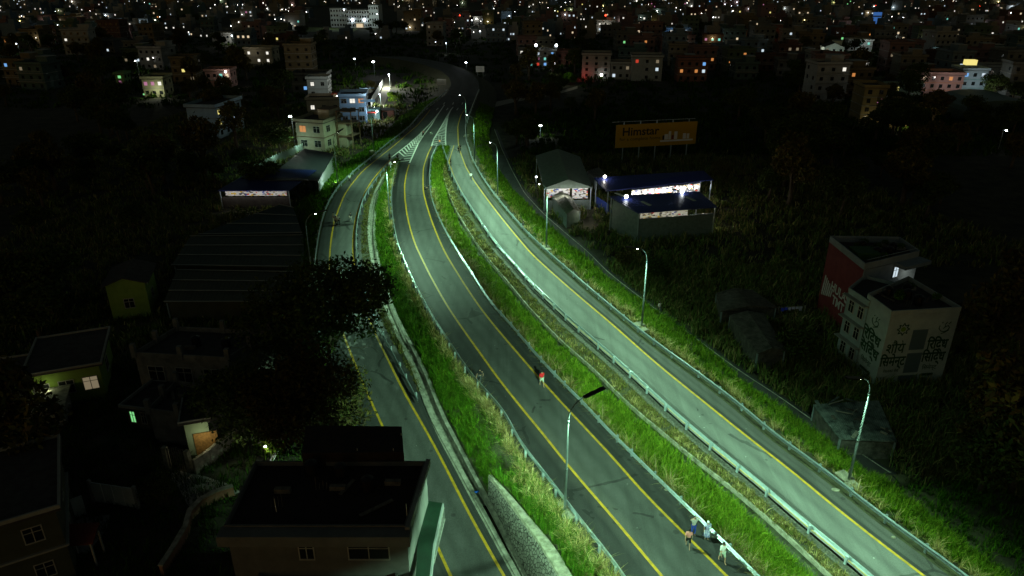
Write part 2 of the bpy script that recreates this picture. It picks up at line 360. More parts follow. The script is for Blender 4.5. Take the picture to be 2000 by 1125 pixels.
# concrete drains ----------------------------------------------------
def ribbon(mb, fa, w, h, rws, zf, mi=0):
    for s in range(len(rws) - 1):
        Y0, Y1 = rws[s], rws[s + 1]; a, b = fa(Y0), fa(Y1); za, zb = zf(Y0), zf(Y1)
        v = [(a - w/2, Y0, za - h), (a + w/2, Y0, za - h), (a + w/2, Y0, za), (a - w/2, Y0, za), (b - w/2, Y1, zb - h), (b + w/2, Y1, zb - h), (b + w/2, Y1, zb), (b - w/2, Y1, zb)]
        mb.add(v, [(3, 2, 6, 7), (0, 3, 7, 4), (2, 1, 5, 6)], mi)
mb = MB(); rd = rows(12, G(752, 338, 0).y)
ribbon(mb, lambda Y: cx('D1a', Y), 0.42, 0.5, rd, lambda Y: zl(Y) + 0.12)
ribbon(mb, lambda Y: d1b(Y), 0.38, 0.6, rd, lambda Y: zl(Y) + 0.22)
strip(mb, lambda Y: cx('D1a', Y), d1b, rd, lambda Y: zl(Y) - 0.35, lambda Y: zl(Y) - 0.35, 0)
strip(mb, LR, lambda Y: cx('D1a', Y), rows(12, 62), lambda Y: zl(Y) + .02, lambda Y: zl(Y) + 0.06, 0)
d = mb.build('drain_channel', M_conc); tag(d, 'mossy concrete drain channel between the left ramp and the middle road', 'drain')
mb = MB(); rd = rows(12, G(864, 337, 0).y)
ribbon(mb, lambda Y: d2b(Y), 0.16, 0.5, rd, lambda Y: -0.22, 0)
strip(mb, d2a, d2b, rd, zc(-0.7), zc(-0.62), 1)
strip(mb, lambda Y: d2a(Y) - .02, d2a, rd, zc(-0.43), zc(-0.7), 1)
d = mb.build('drain_kerb', [M_conc_pale, mat('mossy_drain', (0.03, 0.035, 0.02), color2=(0.075, 0.08, 0.05), nscale=1.5, bump=.4)]); tag(d, 'thin pale concrete drain kerb winding between the green grass and the brown weeds', 'drain')

# stone retaining wall ------------------------------------------------
M_stone = mat('rubble_stone', (0.2, 0.2, 0.18), rough=0.95)
t = M_stone.node_tree; b = t.nodes['Principled BSDF']; tc = t.nodes.new('ShaderNodeTexCoord')
vo = t.nodes.new('ShaderNodeTexVoronoi'); vo.feature = 'DISTANCE_TO_EDGE'; vo.inputs['Scale'].default_value = 3.2
v2 = t.nodes.new('ShaderNodeTexVoronoi'); v2.inputs['Scale'].default_value = 3.2
cr = t.nodes.new('ShaderNodeValToRGB'); cr.color_ramp.elements[0].position = 0.02; cr.color_ramp.elements[0].color = (0.03, 0.03, 0.025, 1)
cr.color_ramp.elements[1].position = 0.12; cr.color_ramp.elements[1].color = (0.22, 0.22, 0.19, 1)
mx = t.nodes.new('ShaderNodeMixRGB'); mx.blend_type = 'MULTIPLY'; mx.inputs[0].default_value = 0.6
bw = t.nodes.new('ShaderNodeMapRange'); bw.inputs['To Min'].default_value = 0.35; bw.inputs['To Max'].default_value = 1.1
t.links.new(tc.outputs['Object'], vo.inputs['Vector']); t.links.new(tc.outputs['Object'], v2.inputs['Vector'])
t.links.new(vo.outputs['Distance'], cr.inputs[0]); hsv = t.nodes.new('ShaderNodeHueSaturation'); hsv.inputs['Saturation'].default_value = 0.0; t.links.new(v2.outputs['Color'], hsv.inputs['Color']); t.links.new(cr.outputs[0], mx.inputs[1]); t.links.new(hsv.outputs[0], mx.inputs[2])
t.links.new(mx.outputs[0], b.inputs['Base Color'])
bp = t.nodes.new('ShaderNodeBump'); bp.inputs['Strength'].default_value = 0.9; bp.inputs['Distance'].default_value = 0.15
t.links.new(vo.outputs['Distance'], bp.inputs['Height']); t.links.new(bp.outputs[0], b.inputs['Normal'])
wall = thing('retaining_wall', 'rubble stone retaining wall with a pale concrete cap beside the left ramp', 'wall', (cx('D1b', 30), 30, 0))
off = Vector((-cx('D1b', 30), -30, 0))
def capL(Y): return cx('D1b', Y) + 0.22 + 1.1 * min(1, (YW - Y) / 8.0)
mb = MB(); strip(mb, lambda Y: cx('D1b', Y) + 0.1, capL, rb, lambda Y: zl(Y) + 0.05, lambda Y: -0.27, 0, 2)
mb.v = [tuple(Vector(p) + off) for p in mb.v]; mb.build('stone_face', M_stone, wall)
mb = MB(); strip(mb, capL, lambda Y: capR(Y) + 0.05, rb, lambda Y: -0.12, lambda Y: -0.12, 0)
strip(mb, lambda Y: capL(Y) - 0.05, capL, rb, lambda Y: -0.42, lambda Y: -0.12, 0)
strip(mb, lambda Y: capR(Y) + 0.05, lambda Y: capR(Y) + .08, rb, lambda Y: -0.12, lambda Y: -0.4, 0)
mb.add([(cx('D1b', YW) + .1, YW, zl(YW)), (capR(YW) + .05, YW, zl(YW)), (capR(YW) + .05, YW, -.12), (capL(YW), YW, -.12)], [(0, 1, 2, 3)])
mb.v = [tuple(Vector(p) + off) for p in mb.v]; mb.build('cap', M_conc_pale, wall)

# painted lines --------------------------------------------------------
def paint(name, k, w, m, y0, y1, zf=z0f, off=0.0, sub=None):
    mb = MB(); strip(mb, cf(k, off - w / 2), cf(k, off + w / 2), rows(y0, y1, 1.0), lambda Y: zf(Y) + 0.006, lambda Y: zf(Y) + 0.006)
    return tag(mb.build(name, m), kind='structure')
WL = 0.24
paint('road_marking', 'Ly1', WL, M_yellow, 12, span('Ly1')[1] - 1, zl)
paint('road_marking', 'Ly2', WL, M_yellow, 12, span('Ly2')[1], zl)
paint('road_marking', 'My1', WL, M_yellow, 12, span('My1')[1])
paint('road_marking', 'My2', WL, M_yellow, 12, span('My2')[1])
paint('road_marking', 'Ry2', WL, M_yellow, 12, span('Ry2')[1])
mb = MB(); strip(mb, lambda Y: r1e(Y) + 0.42, lambda Y: r1e(Y) + 0.60, rows(12, YN2), zc(0.006), zc(0.006)); tag(mb.build('road_marking', M_yellow), kind='structure')
paint('road_marking', 'SVw', 0.14, M_conc, span('SVw')[0], span('SVw')[1], zc(-2.70), 0)
# dark tar strips hugging the lines
mb = MB()
strip(mb, cf('My2', .18), cf('My2', .75), rows(12, 150), zc(0.004), zc(0.004))
strip(mb, lambda Y: cx('M1', Y) - .1, lambda Y: cx('M1', Y) + .55, rows(12, 150), zc(0.004), zc(0.004))
strip(mb, cf('Ry2', .16), cf('Ry2', .5), rows(12, 150), zc(0.004), zc(0.004))
tag(mb.build('tar_strip', A_dark), kind='structure')
# white chevron areas
def bandpath(mb, pts, w, z=0.008):
    pts = [G(x, y, 0) for x, y in pts]
    for a, b in zip(pts[:-1], pts[1:]):
        d = (b - a); d.z = 0; L = d.length
        if L < 1e-4: continue
        n = Vector((-d.y, d.x, 0)) / L * w / 2; e = d / L * w * 0.25
        a2, b2 = a - e, b + e
        mb.add([(a2 + n)[:2] + (z,), (a2 - n)[:2] + (z,), (b2 - n)[:2] + (z,), (b2 + n)[:2] + (z,)], [(0, 1, 2, 3)])
mb = MB()
bandpath(mb, [(765, 307), (800, 280), (820, 262), (837, 245), (848, 232), (859, 218), (868, 205)], 0.3)
bandpath(mb, [(800, 318), (808, 300), (817, 280), (829, 262), (842, 245), (850, 232), (859, 218)], 0.3, 0.010)
def lerp(pts, y):
    return float(np.interp(y, [p[1] for p in pts], [p[0] for p in pts]))
LA = [(859, 218), (848, 232), (837, 245), (820, 262), (800, 280), (765, 307)]; LB = [(859, 218), (850, 232), (842, 245), (829, 262), (817, 280), (808, 300), (800, 318)]
yy = 313.0; k = 0
while yy > 266:
    xa = lerp(LA, min(yy - 2, 306)); xb = lerp(LB, yy); 
    if k < 2: bandpath(mb, [(xa + 14 - 4 * k, yy + 3), (xb, yy)], 0.34, 0.012)
    else: bandpath(mb, [(lerp(LA, yy - 8), yy - 8), ((xa + xb) / 2 + 1, yy + 1), (xb, yy - 1.5)], 0.36, 0.012)
    yy -= 4.4 * (0.5 + 0.5 * (yy - 230) / 83.0); k += 1
bandpath(mb, [(843, 285), (847, 272), (862, 247), (873, 227), (879, 217), (885, 209)], 0.3)
bandpath(mb, [(871, 288), (870, 272), (871, 250), (875, 227), (880, 215), (885, 209)], 0.3, 0.010)
CA = [(876, 224), (862, 247), (847, 272), (843, 285)]; CB = [(876, 224), (871, 250), (870, 272), (871, 288)]
yy = 285.0
while yy > 232:
    bandpath(mb, [(lerp(CA, yy - 2.5), yy - 2.5), (lerp(CB, yy + 0.5), yy + 0.5)], 0.42, 0.012); yy -= 3.6 * (0.45 + 0.55 * (yy - 225) / 60)
for (a, b) in (((852, 215), (856, 211)), ((872, 215), (875, 211)), ((892, 215), (895, 211)), ((866, 204), (869, 200)), ((884, 204), (886, 200)), ((902, 204), (904, 200))): bandpath(mb, [a, b], 0.25)
tag(mb.build('chevron_marking', M_white), kind='structure')

# service road on the right, lower down ----------------------------------
mb = MB(); ysv = rows(G(1745, 925, -2.7).y, span('SV1')[1])
strip(mb, sv1, lambda Y: cx('SVw', Y) + 0.05 if Y > 50 else sv1(Y) + 5.2, ysv, zc(-2.72), zc(-2.72))
strip(mb, lambda Y: cx('SVw', Y) + 0.05, lambda Y: cx('SVw', Y) + 0.9, rows(50, span('SVw')[1]), zc(-2.72), zc(-3.0))
tag(mb.build('service_road', A_dark), kind='structure')

# ------------------------------------------------------------------ guardrails
M_galv = mat('galvanised_steel', (0.27, 0.33, 0.35), rough=0.35, metal=0.3, noise=0.12, nscale=4)
def smooth_path(k, y0, y1, st, zf, off=0.0):
    out = []; Y = y0
    while Y <= y1: out.append(Vector((cx(k, Y) + off, Y, zf(Y)))); Y += st
    return out
def guardrail(k, y0, y1, side, label, zf=z0f, post_gap=3.0, group='guardrails along the highway'):
    """side = +1 when the road lies at +x"""
    pts = smooth_path(k, y0, y1, 1.0, zf)
    o = pts[0].copy(); o.z = zf(y0); root = thing('guardrail', label, 'guardrail', o, 0, group)
    prof = [(0, .31), (.03, .33), (.085, .38), (.085, .43), (.02, .475), (.02, .525), (.085, .57), (.085, .62), (.03, .67), (0, .69)]
    mb = MB(); n = len(prof); vs = []
    for i, p in enumerate(pts):
        d = (pts[min(i + 1, len(pts) - 1)] - pts[max(0, i - 1)]); d.z = 0; d.normalize()
        nr = Vector((d.y, -d.x, 0)) * side
        for (a, h) in prof: vs.append(p + nr * (a + 0.03) + Vector((0, 0, h + .05)) - o)
        for (a, h) in prof[::-1]: vs.append(p + nr * (a + 0.0) + Vector((0, 0, h + .05)) - o)
    m = 2 * n
    fs = [(i * m + j, i * m + (j + 1) % m, (i + 1) * m + (j + 1) % m, (i + 1) * m + j) for i in range(len(pts) - 1) for j in range(m)]
    mb.add(vs, fs); mb.build('beam', M_galv, root, smooth=False)
    acc = 0.0; nxt = 0.5; pm = MB(); pm.box(-.075, .075, -.12, .03, -.15, .74); pm.box(-.12, .12, -.04, .03, .34, .68)
    first = None; cnt = 0
    for i in range(1, len(pts)):
        acc += (pts[i] - pts[i - 1]).length
        if acc >= nxt and cnt < 99:
            d = pts[i] - pts[i - 1]; a = math.atan2(d.y, d.x); nr = Vector((d.y, -d.x, 0)).normalized() * side
            pos = pts[i] - nr * 0.10 - o; nxt += post_gap * (1 if pts[i].y < 90 else 1.35); cnt += 1
            if first is None: first = pm.build('post', M_galv, root); q = first
            else: q = first.copy(); C.objects.link(q); q.parent = root
            q.location = pos; q.rotation_euler = (0, 0, a + (math.pi if side > 0 else 0))
    return root
guardrail('Lrl', 66, 250, +1, 'outer guardrail along the far left edge of the left ramp', zl, 3.0)
guardrail('Lrr', span('Lrr')[0], span('Lrr')[1], -1, 'guardrail between the left ramp and the first grass median', zl, 3.0)
guardrail('M1', 16, span('M1')[1], +1, 'guardrail along the left edge of the middle road', z0f, 3.0)
guardrail('M2', 16, YN2 - .5, -1, 'guardrail along the right edge of the middle road', z0f, 3.0)
guardrail('R1', 16, YN2 - .5, +1, 'guardrail along the left edge of the brightly lit right road', z0f, 3.4)
guardrail('R2', 16, 250, -1, 'outer guardrail along the right edge of the right road', z0f, 3.4)

# ------------------------------------------------------------------ street lamps of the highway
M_pole = mat('pole_steel', (0.15, 0.19, 0.19), rough=0.5, metal=0.5, noise=0.1, nscale=3)
M_black = mat('black_panel', (0.006, 0.006, 0.007), rough=0.5)
M_led = mat('led_light', (0.9, 0.95, 1), emit=(0.86, 0.95, 1.0), estr=40)
def street_lamp_master():
    root = thing('street_lamp', 'lamp', 'street lamp', (0, 0, 0), 0, 'solar street lamps along the highway')
    # arm points along +x
    mb = MB(); mb.tube([(0, 0, .1), (0, 0, 4.0), (0, 0, 4.02), (0, 0, 8.3)], [.12, .095, .08, .06], 12); mb.tube([(0, 0, 3.95), (0, 0, 4.1)], .115, 12)
    mb.tube([(0, 0, 8.15), (0, 0, 8.32)], .09, 12); mb.build('pole', M_pole, root, True)
    mb = MB(); a = [(0, 0, 8.3)]
    for i in range(1, 9):
        t = i / 8 * math.pi / 2 * 0.86; a.append((1.5 * (1 - math.cos(t)), 0, 8.3 + 1.75 * math.sin(t)))
    mb.tube(a, .045, 8); mb.build('arm', M_pole, root, True)
    e = Vector(a[-1]); dr = Vector((math.cos(R(14)), 0, math.sin(R(14)))); up = Vector((-dr.z, 0, dr.x))
    mb = MB()
    L = 1.75; w = .2; h = .04
    v = []
    for (s, ww) in ((0, .12), (.15, w), (L - .04, w), (L, w * .9)):
        c = e + dr * s
        for q in ((-ww, -h), (ww, -h), (ww, h), (-ww, h)): v.append(c + Vector((0, q[0], 0)) + up * q[1])
    fs = [(0, 1, 2, 3), (12, 15, 14, 13)] + [(i * 4 + j, (i + 1) * 4 + j, (i + 1) * 4 + (j + 1) % 4, i * 4 + (j + 1) % 4) for i in range(3) for j in range(4)]
    mb.add(v, fs); hd = mb.build('lamp_head', M_black, root)
    mb = MB(); c = e + dr * .16 - up * .06; mb.ball(c, .11, n=10, m=6, sq=(1.2, 1, .6)); mb.build('led_lens', M_led, hd, True)
    mb = MB(); mb.box(-.55, .5, -1.1, .1, -.3, .22); mb.box(-.35, .7, .1, 1.1, -.3, .16); mb.build('footing', M_conc_pale, root)
    return root, e
lampM, lampE = street_lamp_master(); lampS = snapshot(lampM)
lamp_used = [False]
def photometry(ld, front, back, along, spill):
    """street luminaire light distribution: even on a rectangle of road, cut off outside it"""
    ld.use_nodes = True; t = ld.node_tree; em = t.nodes['Emission']
    tc = t.nodes.new('ShaderNodeTexCoord'); sp = t.nodes.new('ShaderNodeSeparateXYZ'); t.links.new(tc.outputs['Normal'], sp.inputs[0])
    def M(op, a, b=None, c=None):
        n = t.nodes.new('ShaderNodeMath'); n.operation = op
        for i, q in enumerate((a, b, c)):
            if q is None: continue
            if isinstance(q, (int, float)): n.inputs[i].default_value = q
            else: t.links.new(q, n.inputs[i])
        return n.outputs[0]
    z = M('MAXIMUM', M('ABSOLUTE', sp.outputs['Z']), 0.06)
    tx = M('DIVIDE', sp.outputs['X'], z); ty = M('DIVIDE', sp.outputs['Y'], z)
    def win(src, lo, hi, soft):
        n = t.nodes.new('ShaderNodeMapRange'); n.interpolation_type = 'SMOOTHSTEP'; t.links.new(src, n.inputs['Value'])
        n.inputs['From Min'].default_value = lo; n.inputs['From Max'].default_value = hi
        return n.outputs[0]
    f = M('MULTIPLY', win(tx, -back, -back + .85, 0), M('SUBTRACT', 1.0, win(tx, front - .9, front, 0)))
    g = M('EXPONENT', M('MULTIPLY', M('MULTIPLY', M('DIVIDE', ty, along), M('DIVIDE', ty, along)), -1.0))
    inv = M('MINIMUM', M('DIVIDE', 1.0, M('MULTIPLY', M('MULTIPLY', z, z), z)), 45.0)
    out = M('ADD', M('MULTIPLY', M('MULTIPLY', f, g), inv), M('MULTIPLY', M('SUBTRACT', 1.0, win(tx, .6, 2.6, 0)), spill))
    t.links.new(out, em.inputs['Strength'])
def lamp_light(parent, power, front=1.5, back=1.05, along=1.75, color=LAMP, spill=.03):
    hd = lampE + Vector((.45, 0, -.22))
    ld = bpy.data.lights.new('lamp_light', 'SPOT'); ld.energy = power; ld.color = color
    ld.spot_size = R(172); ld.spot_blend = .2; ld.shadow_soft_size = 0.12
    photometry(ld, front, back, along, spill)
    lo = bpy.data.objects.new('lamp_light', ld); C.objects.link(lo); lo.parent = parent; lo.location = hd
def place_lamp(px, py, z, dirdeg, label, power, **kw):
    p = G(px, py, z)
    if not lamp_used[0]: o = lampM; lamp_used[0] = True
    else: o = copy_tree(lampS)
    o.location = p; o.rotation_euler = (0, 0, R(dirdeg)); o['label'] = label
    if power > 0: lamp_light(o, power, **kw)
    return o
PR, PM = 5400, 4600
KM = dict(front=2.3, back=2.3, along=2.7, spill=.012)
place_lamp(1657, 940, 0, 203, 'nearest right-hand street lamp, rising behind the outer guardrail at lower right', PR * .72, spill=.13)
place_lamp(1253, 640, 0, 203, 'second right-hand street lamp from the viewer, beside the bushy field', PR * .95, spill=.22)
place_lamp(1067, 485, 0, 205, 'right-hand street lamp in front of the green roofed shed', PR * 1.15, spill=.20)
place_lamp(972, 383, 0, 205, 'right-hand street lamp level with the middle of the second grass median', PR * 1.05, spill=.10)
place_lamp(927, 316, 0, 195, 'shorter looking right-hand street lamp just beyond the median nose', PR * .9, along=1.4)
place_lamp(911, 266, 0, 180, 'farthest lit right-hand street lamp beside the chevron markings', PR * .45)
place_lamp(1103, 1000, 0, 23, 'near median street lamp with its black head over the bright grass', PM, **KM)
place_lamp(762, 434, 0, 10, 'median street lamp whose black head crosses the chevron markings', PM, front=2.3, back=1.5, along=2.7, spill=.01)
place_lamp(612, 560, zl(88), 5, 'street lamp left of the ramp, standing behind the dark tree', PM * .8, front=1.8, back=.1, along=2.6, spill=.006)
place_lamp(660, 361, -.6, 60, 'thin street lamp beside the outer left guardrail in front of the concrete house', PM * .8, back=.7, spill=.01)
place_lamp(730, 296, -.6, 60, 'thin street lamp on the left grass bank below the blue house', PM * .6)
place_lamp(2010, 1260, 0, 203, 'street lamp beside the right road below the lower edge of view', PR * .5, spill=.05)
place_lamp(1475, 1545, 0, 23, 'median street lamp below the lower edge of view', PM * .6, **KM)
place_lamp(800, 1420, zl(25), 20, 'street lamp left of the ramp below the lower edge of view', PM * .5, front=2.8, back=-.6, along=3.8, spill=.002)
# ------------------------------------------------------------------ grass, weeds, trees
def vc_mat(name, rough=0.75, trans=0.0):
    m = mat(name, (0.05, 0.08, 0.02), rough=rough, attr='col', spec=0.06)
    return m
M_grass = vc_mat('grass_blades'); M_leaf = vc_mat('leaves')
def mesh_np(name, V, F, cols, m, parent=None):
    """V (n,3), F (k,3 or 4), cols (n,3) per vertex"""
    me = bpy.data.meshes.new(name); n = len(V); k = len(F); q = F.shape[1]
    me.vertices.add(n); me.vertices.foreach_set('co', V.astype(np.float32).ravel())
    me.loops.add(k * q); me.loops.foreach_set('vertex_index', F.astype(np.int32).ravel())
    me.polygons.add(k); me.polygons.foreach_set('loop_start', np.arange(0, k * q, q, dtype=np.int32))
    me.update(calc_edges=True)
    at = me.color_attributes.new('col', 'FLOAT_COLOR', 'POINT')
    c4 = np.ones((n, 4), np.float32); c4[:, :3] = cols; at.data.foreach_set('color', c4.ravel())
    me.materials.append(m)
    o = bpy.data.objects.new(name, me); C.objects.link(o)
    if parent: o.parent = parent
    return o
rg = np.random.default_rng(11)
GREEN = np.array([[.06, .13, .006], [.085, .17, .008], [.115, .20, .010], [.045, .10, .005], [.15, .21, .018]])
DGREEN = np.array([[.035, .10, .005], [.05, .13, .006], [.075, .145, .01], [.03, .085, .005]])
STRAW = np.array([[.30, .24, .08], [.38, .30, .12], [.22, .17, .06], [.14, .15, .04], [.42, .36, .17]])
OLIVE = np.array([[.09, .10, .02], [.13, .12, .03], [.07, .09, .018], [.17, .14, .05], [.10, .075, .03]])
CROP = np.array([[.10, .14, .03], [.15, .15, .045], [.09, .13, .03], [.20, .17, .07], [.07, .12, .025]])
def blades(B, h, w, lean, pal, bend=0.5, dirn=None):
    """B (n,3) roots; curved blades of 3 quads-as-tris. returns V,F,Col"""
    n = len(B); ang = rg.uniform(0, 2 * np.pi, n); ln = h * lean * rg.uniform(.3, 1.3, n)
    dx, dy = np.cos(ang) * ln, np.sin(ang) * ln
    if dirn is not None: dx = dx + dirn[0] * h; dy = dy + dirn[1] * h
    pa = ang + np.pi / 2 + rg.uniform(-.6, .6, n); px, py = np.cos(pa) * w / 2, np.sin(pa) * w / 2
    z = np.zeros(n)
    P0 = B + np.c_[-px, -py, z]; P1 = B + np.c_[px, py, z]
    m = np.c_[dx * .35, dy * .35, h * .62]; P2 = B + m + np.c_[px * .8, py * .8, z]; P3 = B + m - np.c_[px * .8, py * .8, z]
    P4 = B + np.c_[dx, dy, h * (1 - bend * rg.uniform(0, .5, n))]
    V = np.stack([P0, P1, P2, P3, P4], 1).reshape(-1, 3)
    i = np.arange(n)[:, None] * 5
    F = np.concatenate([i + [0, 1, 2], i + [0, 2, 3], i + [3, 2, 4]], 0)
    c = pal[rg.integers(0, len(pal), n)] * rg.uniform(.65, 1.35, (n, 1))
    return V, F, np.repeat(c, 5, 0)
def scatter(fa, fb, za, zb, y0, y1, n, ta=0.0, tb=1.0, near=1.0):
    u = rg.uniform(0, 1, n) ** near; Y = y0 + (y1 - y0) * u; t = rg.uniform(ta, tb, n)
    ya = np.arange(y0, y1 + 1.0, 1.0); A = np.array([fa(v) for v in ya]); Bq = np.array([fb(v) for v in ya])
    ZA = np.array([za(v) for v in ya]); ZB = np.array([zb(v) for v in ya])
    a = np.interp(Y, ya, A); b = np.interp(Y, ya, Bq); z0 = np.interp(Y, ya, ZA); z1 = np.interp(Y, ya, ZB)
    X = a + (b - a) * t
    keep = (b - a) > 0.25
    P = np.c_[X, Y, z0 + (z1 - z0) * t - 0.02][keep]
    # clumpy: thin out by a smooth pseudo noise
    k = np.sin(P[:, 0] * 1.7 + np.sin(P[:, 1] * 1.1) * 2) * np.sin(P[:, 1] * 1.3 + np.sin(P[:, 0] * .9) * 2)
    return P[rg.uniform(-1.15, 1, len(P)) < k], None
def clumps(P, per, spread, h, w, lean, pal, bend=.5, dirn=None, hv=.35):
    n = len(P); B = np.repeat(P, per, 0); B[:, 0] += rg.normal(0, spread, n * per); B[:, 1] += rg.normal(0, spread, n * per)
    hh = np.repeat(h * (1 + hv * rg.normal(0, 1, n)).clip(.35, 2), per) * rg.uniform(.6, 1.15, n * per)
    tint = np.repeat(rg.uniform(.75, 1.25, n), per)
    V, F, c = blades(B, hh, w * rg.uniform(.7, 1.3, n * per), lean, pal, bend, dirn)
    return V, F, c * np.repeat(tint, 5)[:, None]
def join(parts):
    V = []; F = []; c = []; o = 0
    for v, f, q in parts: V.append(v); F.append(f + o); c.append(q); o += len(v)
    return np.concatenate(V), np.concatenate(F), np.concatenate(c)
def grass(name, parts):
    V, F, c = join(parts); o = mesh_np(name, V, F, c, M_grass); return tag(o, kind='stuff')

def strata(fa, fb, za, zb, segs, per, spread, h, w, lean, pal, ta=0, tb=1, **kw):
    out = []
    for (y0, y1, n) in segs:
        P, _ = scatter(fa, fb, za, zb, y0, y1, n, ta, tb)
        far = max(1.0, ((y0 + y1) / 2) / 55)
        out.append(clumps(P, per, spread * min(far, 2), h, w * min(far, 3), lean, pal, **kw))
    return out
zm2 = lambda Y: -0.05
# second median: tall bright grass on the slope, straw by the rail, weeds beyond the drain
p = []
p += strata(m2, d2a, zc(-.02), zc(-.45), [(14, 34, 2200), (34, 60, 9500), (60, 90, 5500), (90, YN2 - 1, 3800)], 14, .11, .66, .038, .6, GREEN, .10, 1.0)
p += strata(m2, d2a, zc(-.02), zc(-.45), [(14, 60, 700), (60, 150, 700)], 8, .08, .18, .03, .5, DGREEN, .78, 1.0)
p += strata(m2, d2a, zc(-.02), zc(-.3), [(16, 60, 420), (60, 130, 400)], 24, .05, .9, .028, 1.3, STRAW * .7, .02, .14)
grass('tall_grass', p)
p = []
p += strata(d2b, r1e, zc(-.3), zc(-.02), [(14, 34, 800), (34, 60, 2200), (60, 90, 1500), (90, 150, 1300)], 9, .10, .24, .04, .9, OLIVE, .04, .62)
p += strata(d2b, r1e, zc(-.3), zc(-.02), [(34, 60, 350), (60, 150, 350)], 10, .10, .35, .03, 1.0, STRAW, .08, .45)
grass('dry_weeds', p)
# first median
mid1 = lambda Y: d1b(Y) * .35 + m1(Y) * .65
p = []
p += strata(d1b, m1, lambda Y: (zl(Y) + .05), zc(-.05), [(YW, 62, 3000), (62, 90, 2600), (90, YN1 - 1, 2400)], 14, .11, .72, .035, .6, DGREEN, .1, .84)
p += strata(d1b, m1, lambda Y: (zl(Y) + .05), zc(-.05), [(YW, 62, 1200), (62, 90, 900), (90, YN1 - 1, 1100)], 13, .10, .62, .035, .6, GREEN, .18, .80)
p += strata(d1b, m1, lambda Y: (zl(Y) + .25), zc(-.02), [(YW, 62, 520), (62, 90, 420), (90, 150, 300)], 20, .08, .8, .03, .95, STRAW, .72, .92)
p += strata(capR, m1, zc(-.24), zc(-.02), [(14, 34, 900), (34, YW, 1500)], 14, .11, .75, .035, .6, DGREEN, .08, .8)
p += strata(capR, m1, zc(-.24), zc(-.02), [(14, 34, 200), (34, YW, 420)], 22, .08, .85, .03, .95, STRAW, .3, .9)
p += strata(lambda Y: cx('Ledge', Y), lambda Y: cx('D1a', Y) + .1, zl, zl, [(62, 90, 700), (90, 150, 900)], 9, .09, .22, .04, .9, OLIVE, .1, .9)
grass('tall_grass', p)
# right bank
p = []
b1 = lambda Y: cx('R2', Y) + .7
p += strata(b1, sv1, zc(-.1), zc(-2.75), [(14, 34, 1200), (34, 60, 3600), (60, 90, 3000), (90, 150, 3200), (150, 230, 1600)], 13, .12, .62, .036, .6, GREEN, .16, .97)
p += strata(b1, sv1, zc(-.1), zc(-2.75), [(34, 60, 1000), (60, 90, 700), (90, 150, 600)], 12, .12, .5, .036, .6, DGREEN, .04, .97)
p += strata(b1, sv1, zc(-.1), zc(-2.75), [(20, 60, 330), (60, 90, 280), (90, 150, 200)], 22, .06, .8, .03, .95, STRAW, .02, .22)
p += strata(sv1, lambda Y: sv1(Y) + 14, zc(-2.78), zc(-3.0), [(20, 50, 3500)], 11, .14, .6, .05, .6, DGREEN, 0, .95)
grass('tall_grass', p)
# left bank
p = []
lt = lambda Y: cx('Lrl', Y) - .2
p += strata(toe, lt, zc(-3.1), lambda Y: zl(Y) - .05, [(55, 90, 800), (90, 150, 3000), (150, 240, 2600)], 11, .14, .55, .045, .6, DGREEN, .05, .97)
grass('tall_grass', p)
# the weedy field beyond the service road
def field(y0, y1, n, xa, xb, h, pal=CROP, per=12, w=.09, sp=.3):
    P = np.c_[rg.uniform(0, 1, n), rg.uniform(y0, y1, n), np.full(n, -3.05)]
    A = np.array([xa(v) for v in P[:, 1]]); B = np.array([xb(v) for v in P[:, 1]]); P[:, 0] = A + (B - A) * P[:, 0]
    k = np.sin(P[:, 0] * .5 + np.sin(P[:, 1] * .35) * 2) * np.sin(P[:, 1] * .4 + np.sin(P[:, 0] * .3) * 2)
    P = P[rg.uniform(-1.3, 1, n) < k]
    return clumps(P, per, sp, h, w, .7, pal, hv=.45)
svr = lambda Y: cx('SVw', max(50, Y)) + 1.2 if Y > 50 else sv1(Y) + 6.5 + (50 - Y) * .1
p = [field(28, 62, 9000, lambda Y: svr(Y) + (0 if Y > 50 else 3), lambda Y: svr(Y) + 30, 1.0), field(62, 100, 9000, svr, lambda Y: svr(Y) + 36, 1.0, w=.11),
     field(100, 170, 6000, svr, lambda Y: svr(Y) + 70, 1.0, w=.16, sp=.45)]
grass('weed_field', p)
p = [field(70, 130, 5000, lambda Y: toe(Y) - 45, lambda Y: toe(Y) - .5, .7, w=.14, sp=.4), field(130, 240, 5000, lambda Y: toe(Y) - 70, lambda Y: toe(Y) - .5, .8, w=.2, sp=.5)]
grass('weed_field', p)

p = [field(26, 60, 5000, lambda Y: cx('Lrl', Y) - 42, lambda Y: cx('Lrl', Y) - 3, .45, pal=DGREEN * .5, w=.07, sp=.3), field(60, 90, 3500, lambda Y: toe(Y) - 50, lambda Y: toe(Y) - 3, .6, pal=DGREEN * .5, w=.1, sp=.4),
     field(235, 520, 11000, lambda Y: -Y * .75, lambda Y: Y * .75, 1.3, pal=DGREEN * .45, w=.45, sp=.9), field(170, 240, 5000, lambda Y: cx('R2', min(Y, YF)) + 14, lambda Y: Y * .75, 1.2, pal=DGREEN * .5, w=.3, sp=.7)]
hw = []
def lane_zone(P):
    x = 1000 + FPX * P[:, 0] / (P[:, 1] * math.cos(PITCH) + (CAM_H + 3) * math.sin(PITCH)); e = np.arctan2(CAM_H + 3, P[:, 1]); y = 562.5 + FPX * np.tan(e - PITCH)
    return ((x > 715) & (x < 775) & (y > 146) & (y < 240)) | ((x > 550) & (x < 720) & (y < 75)) | ((x > 955) & (x < 1135) & (y > 165) & (y < 212))
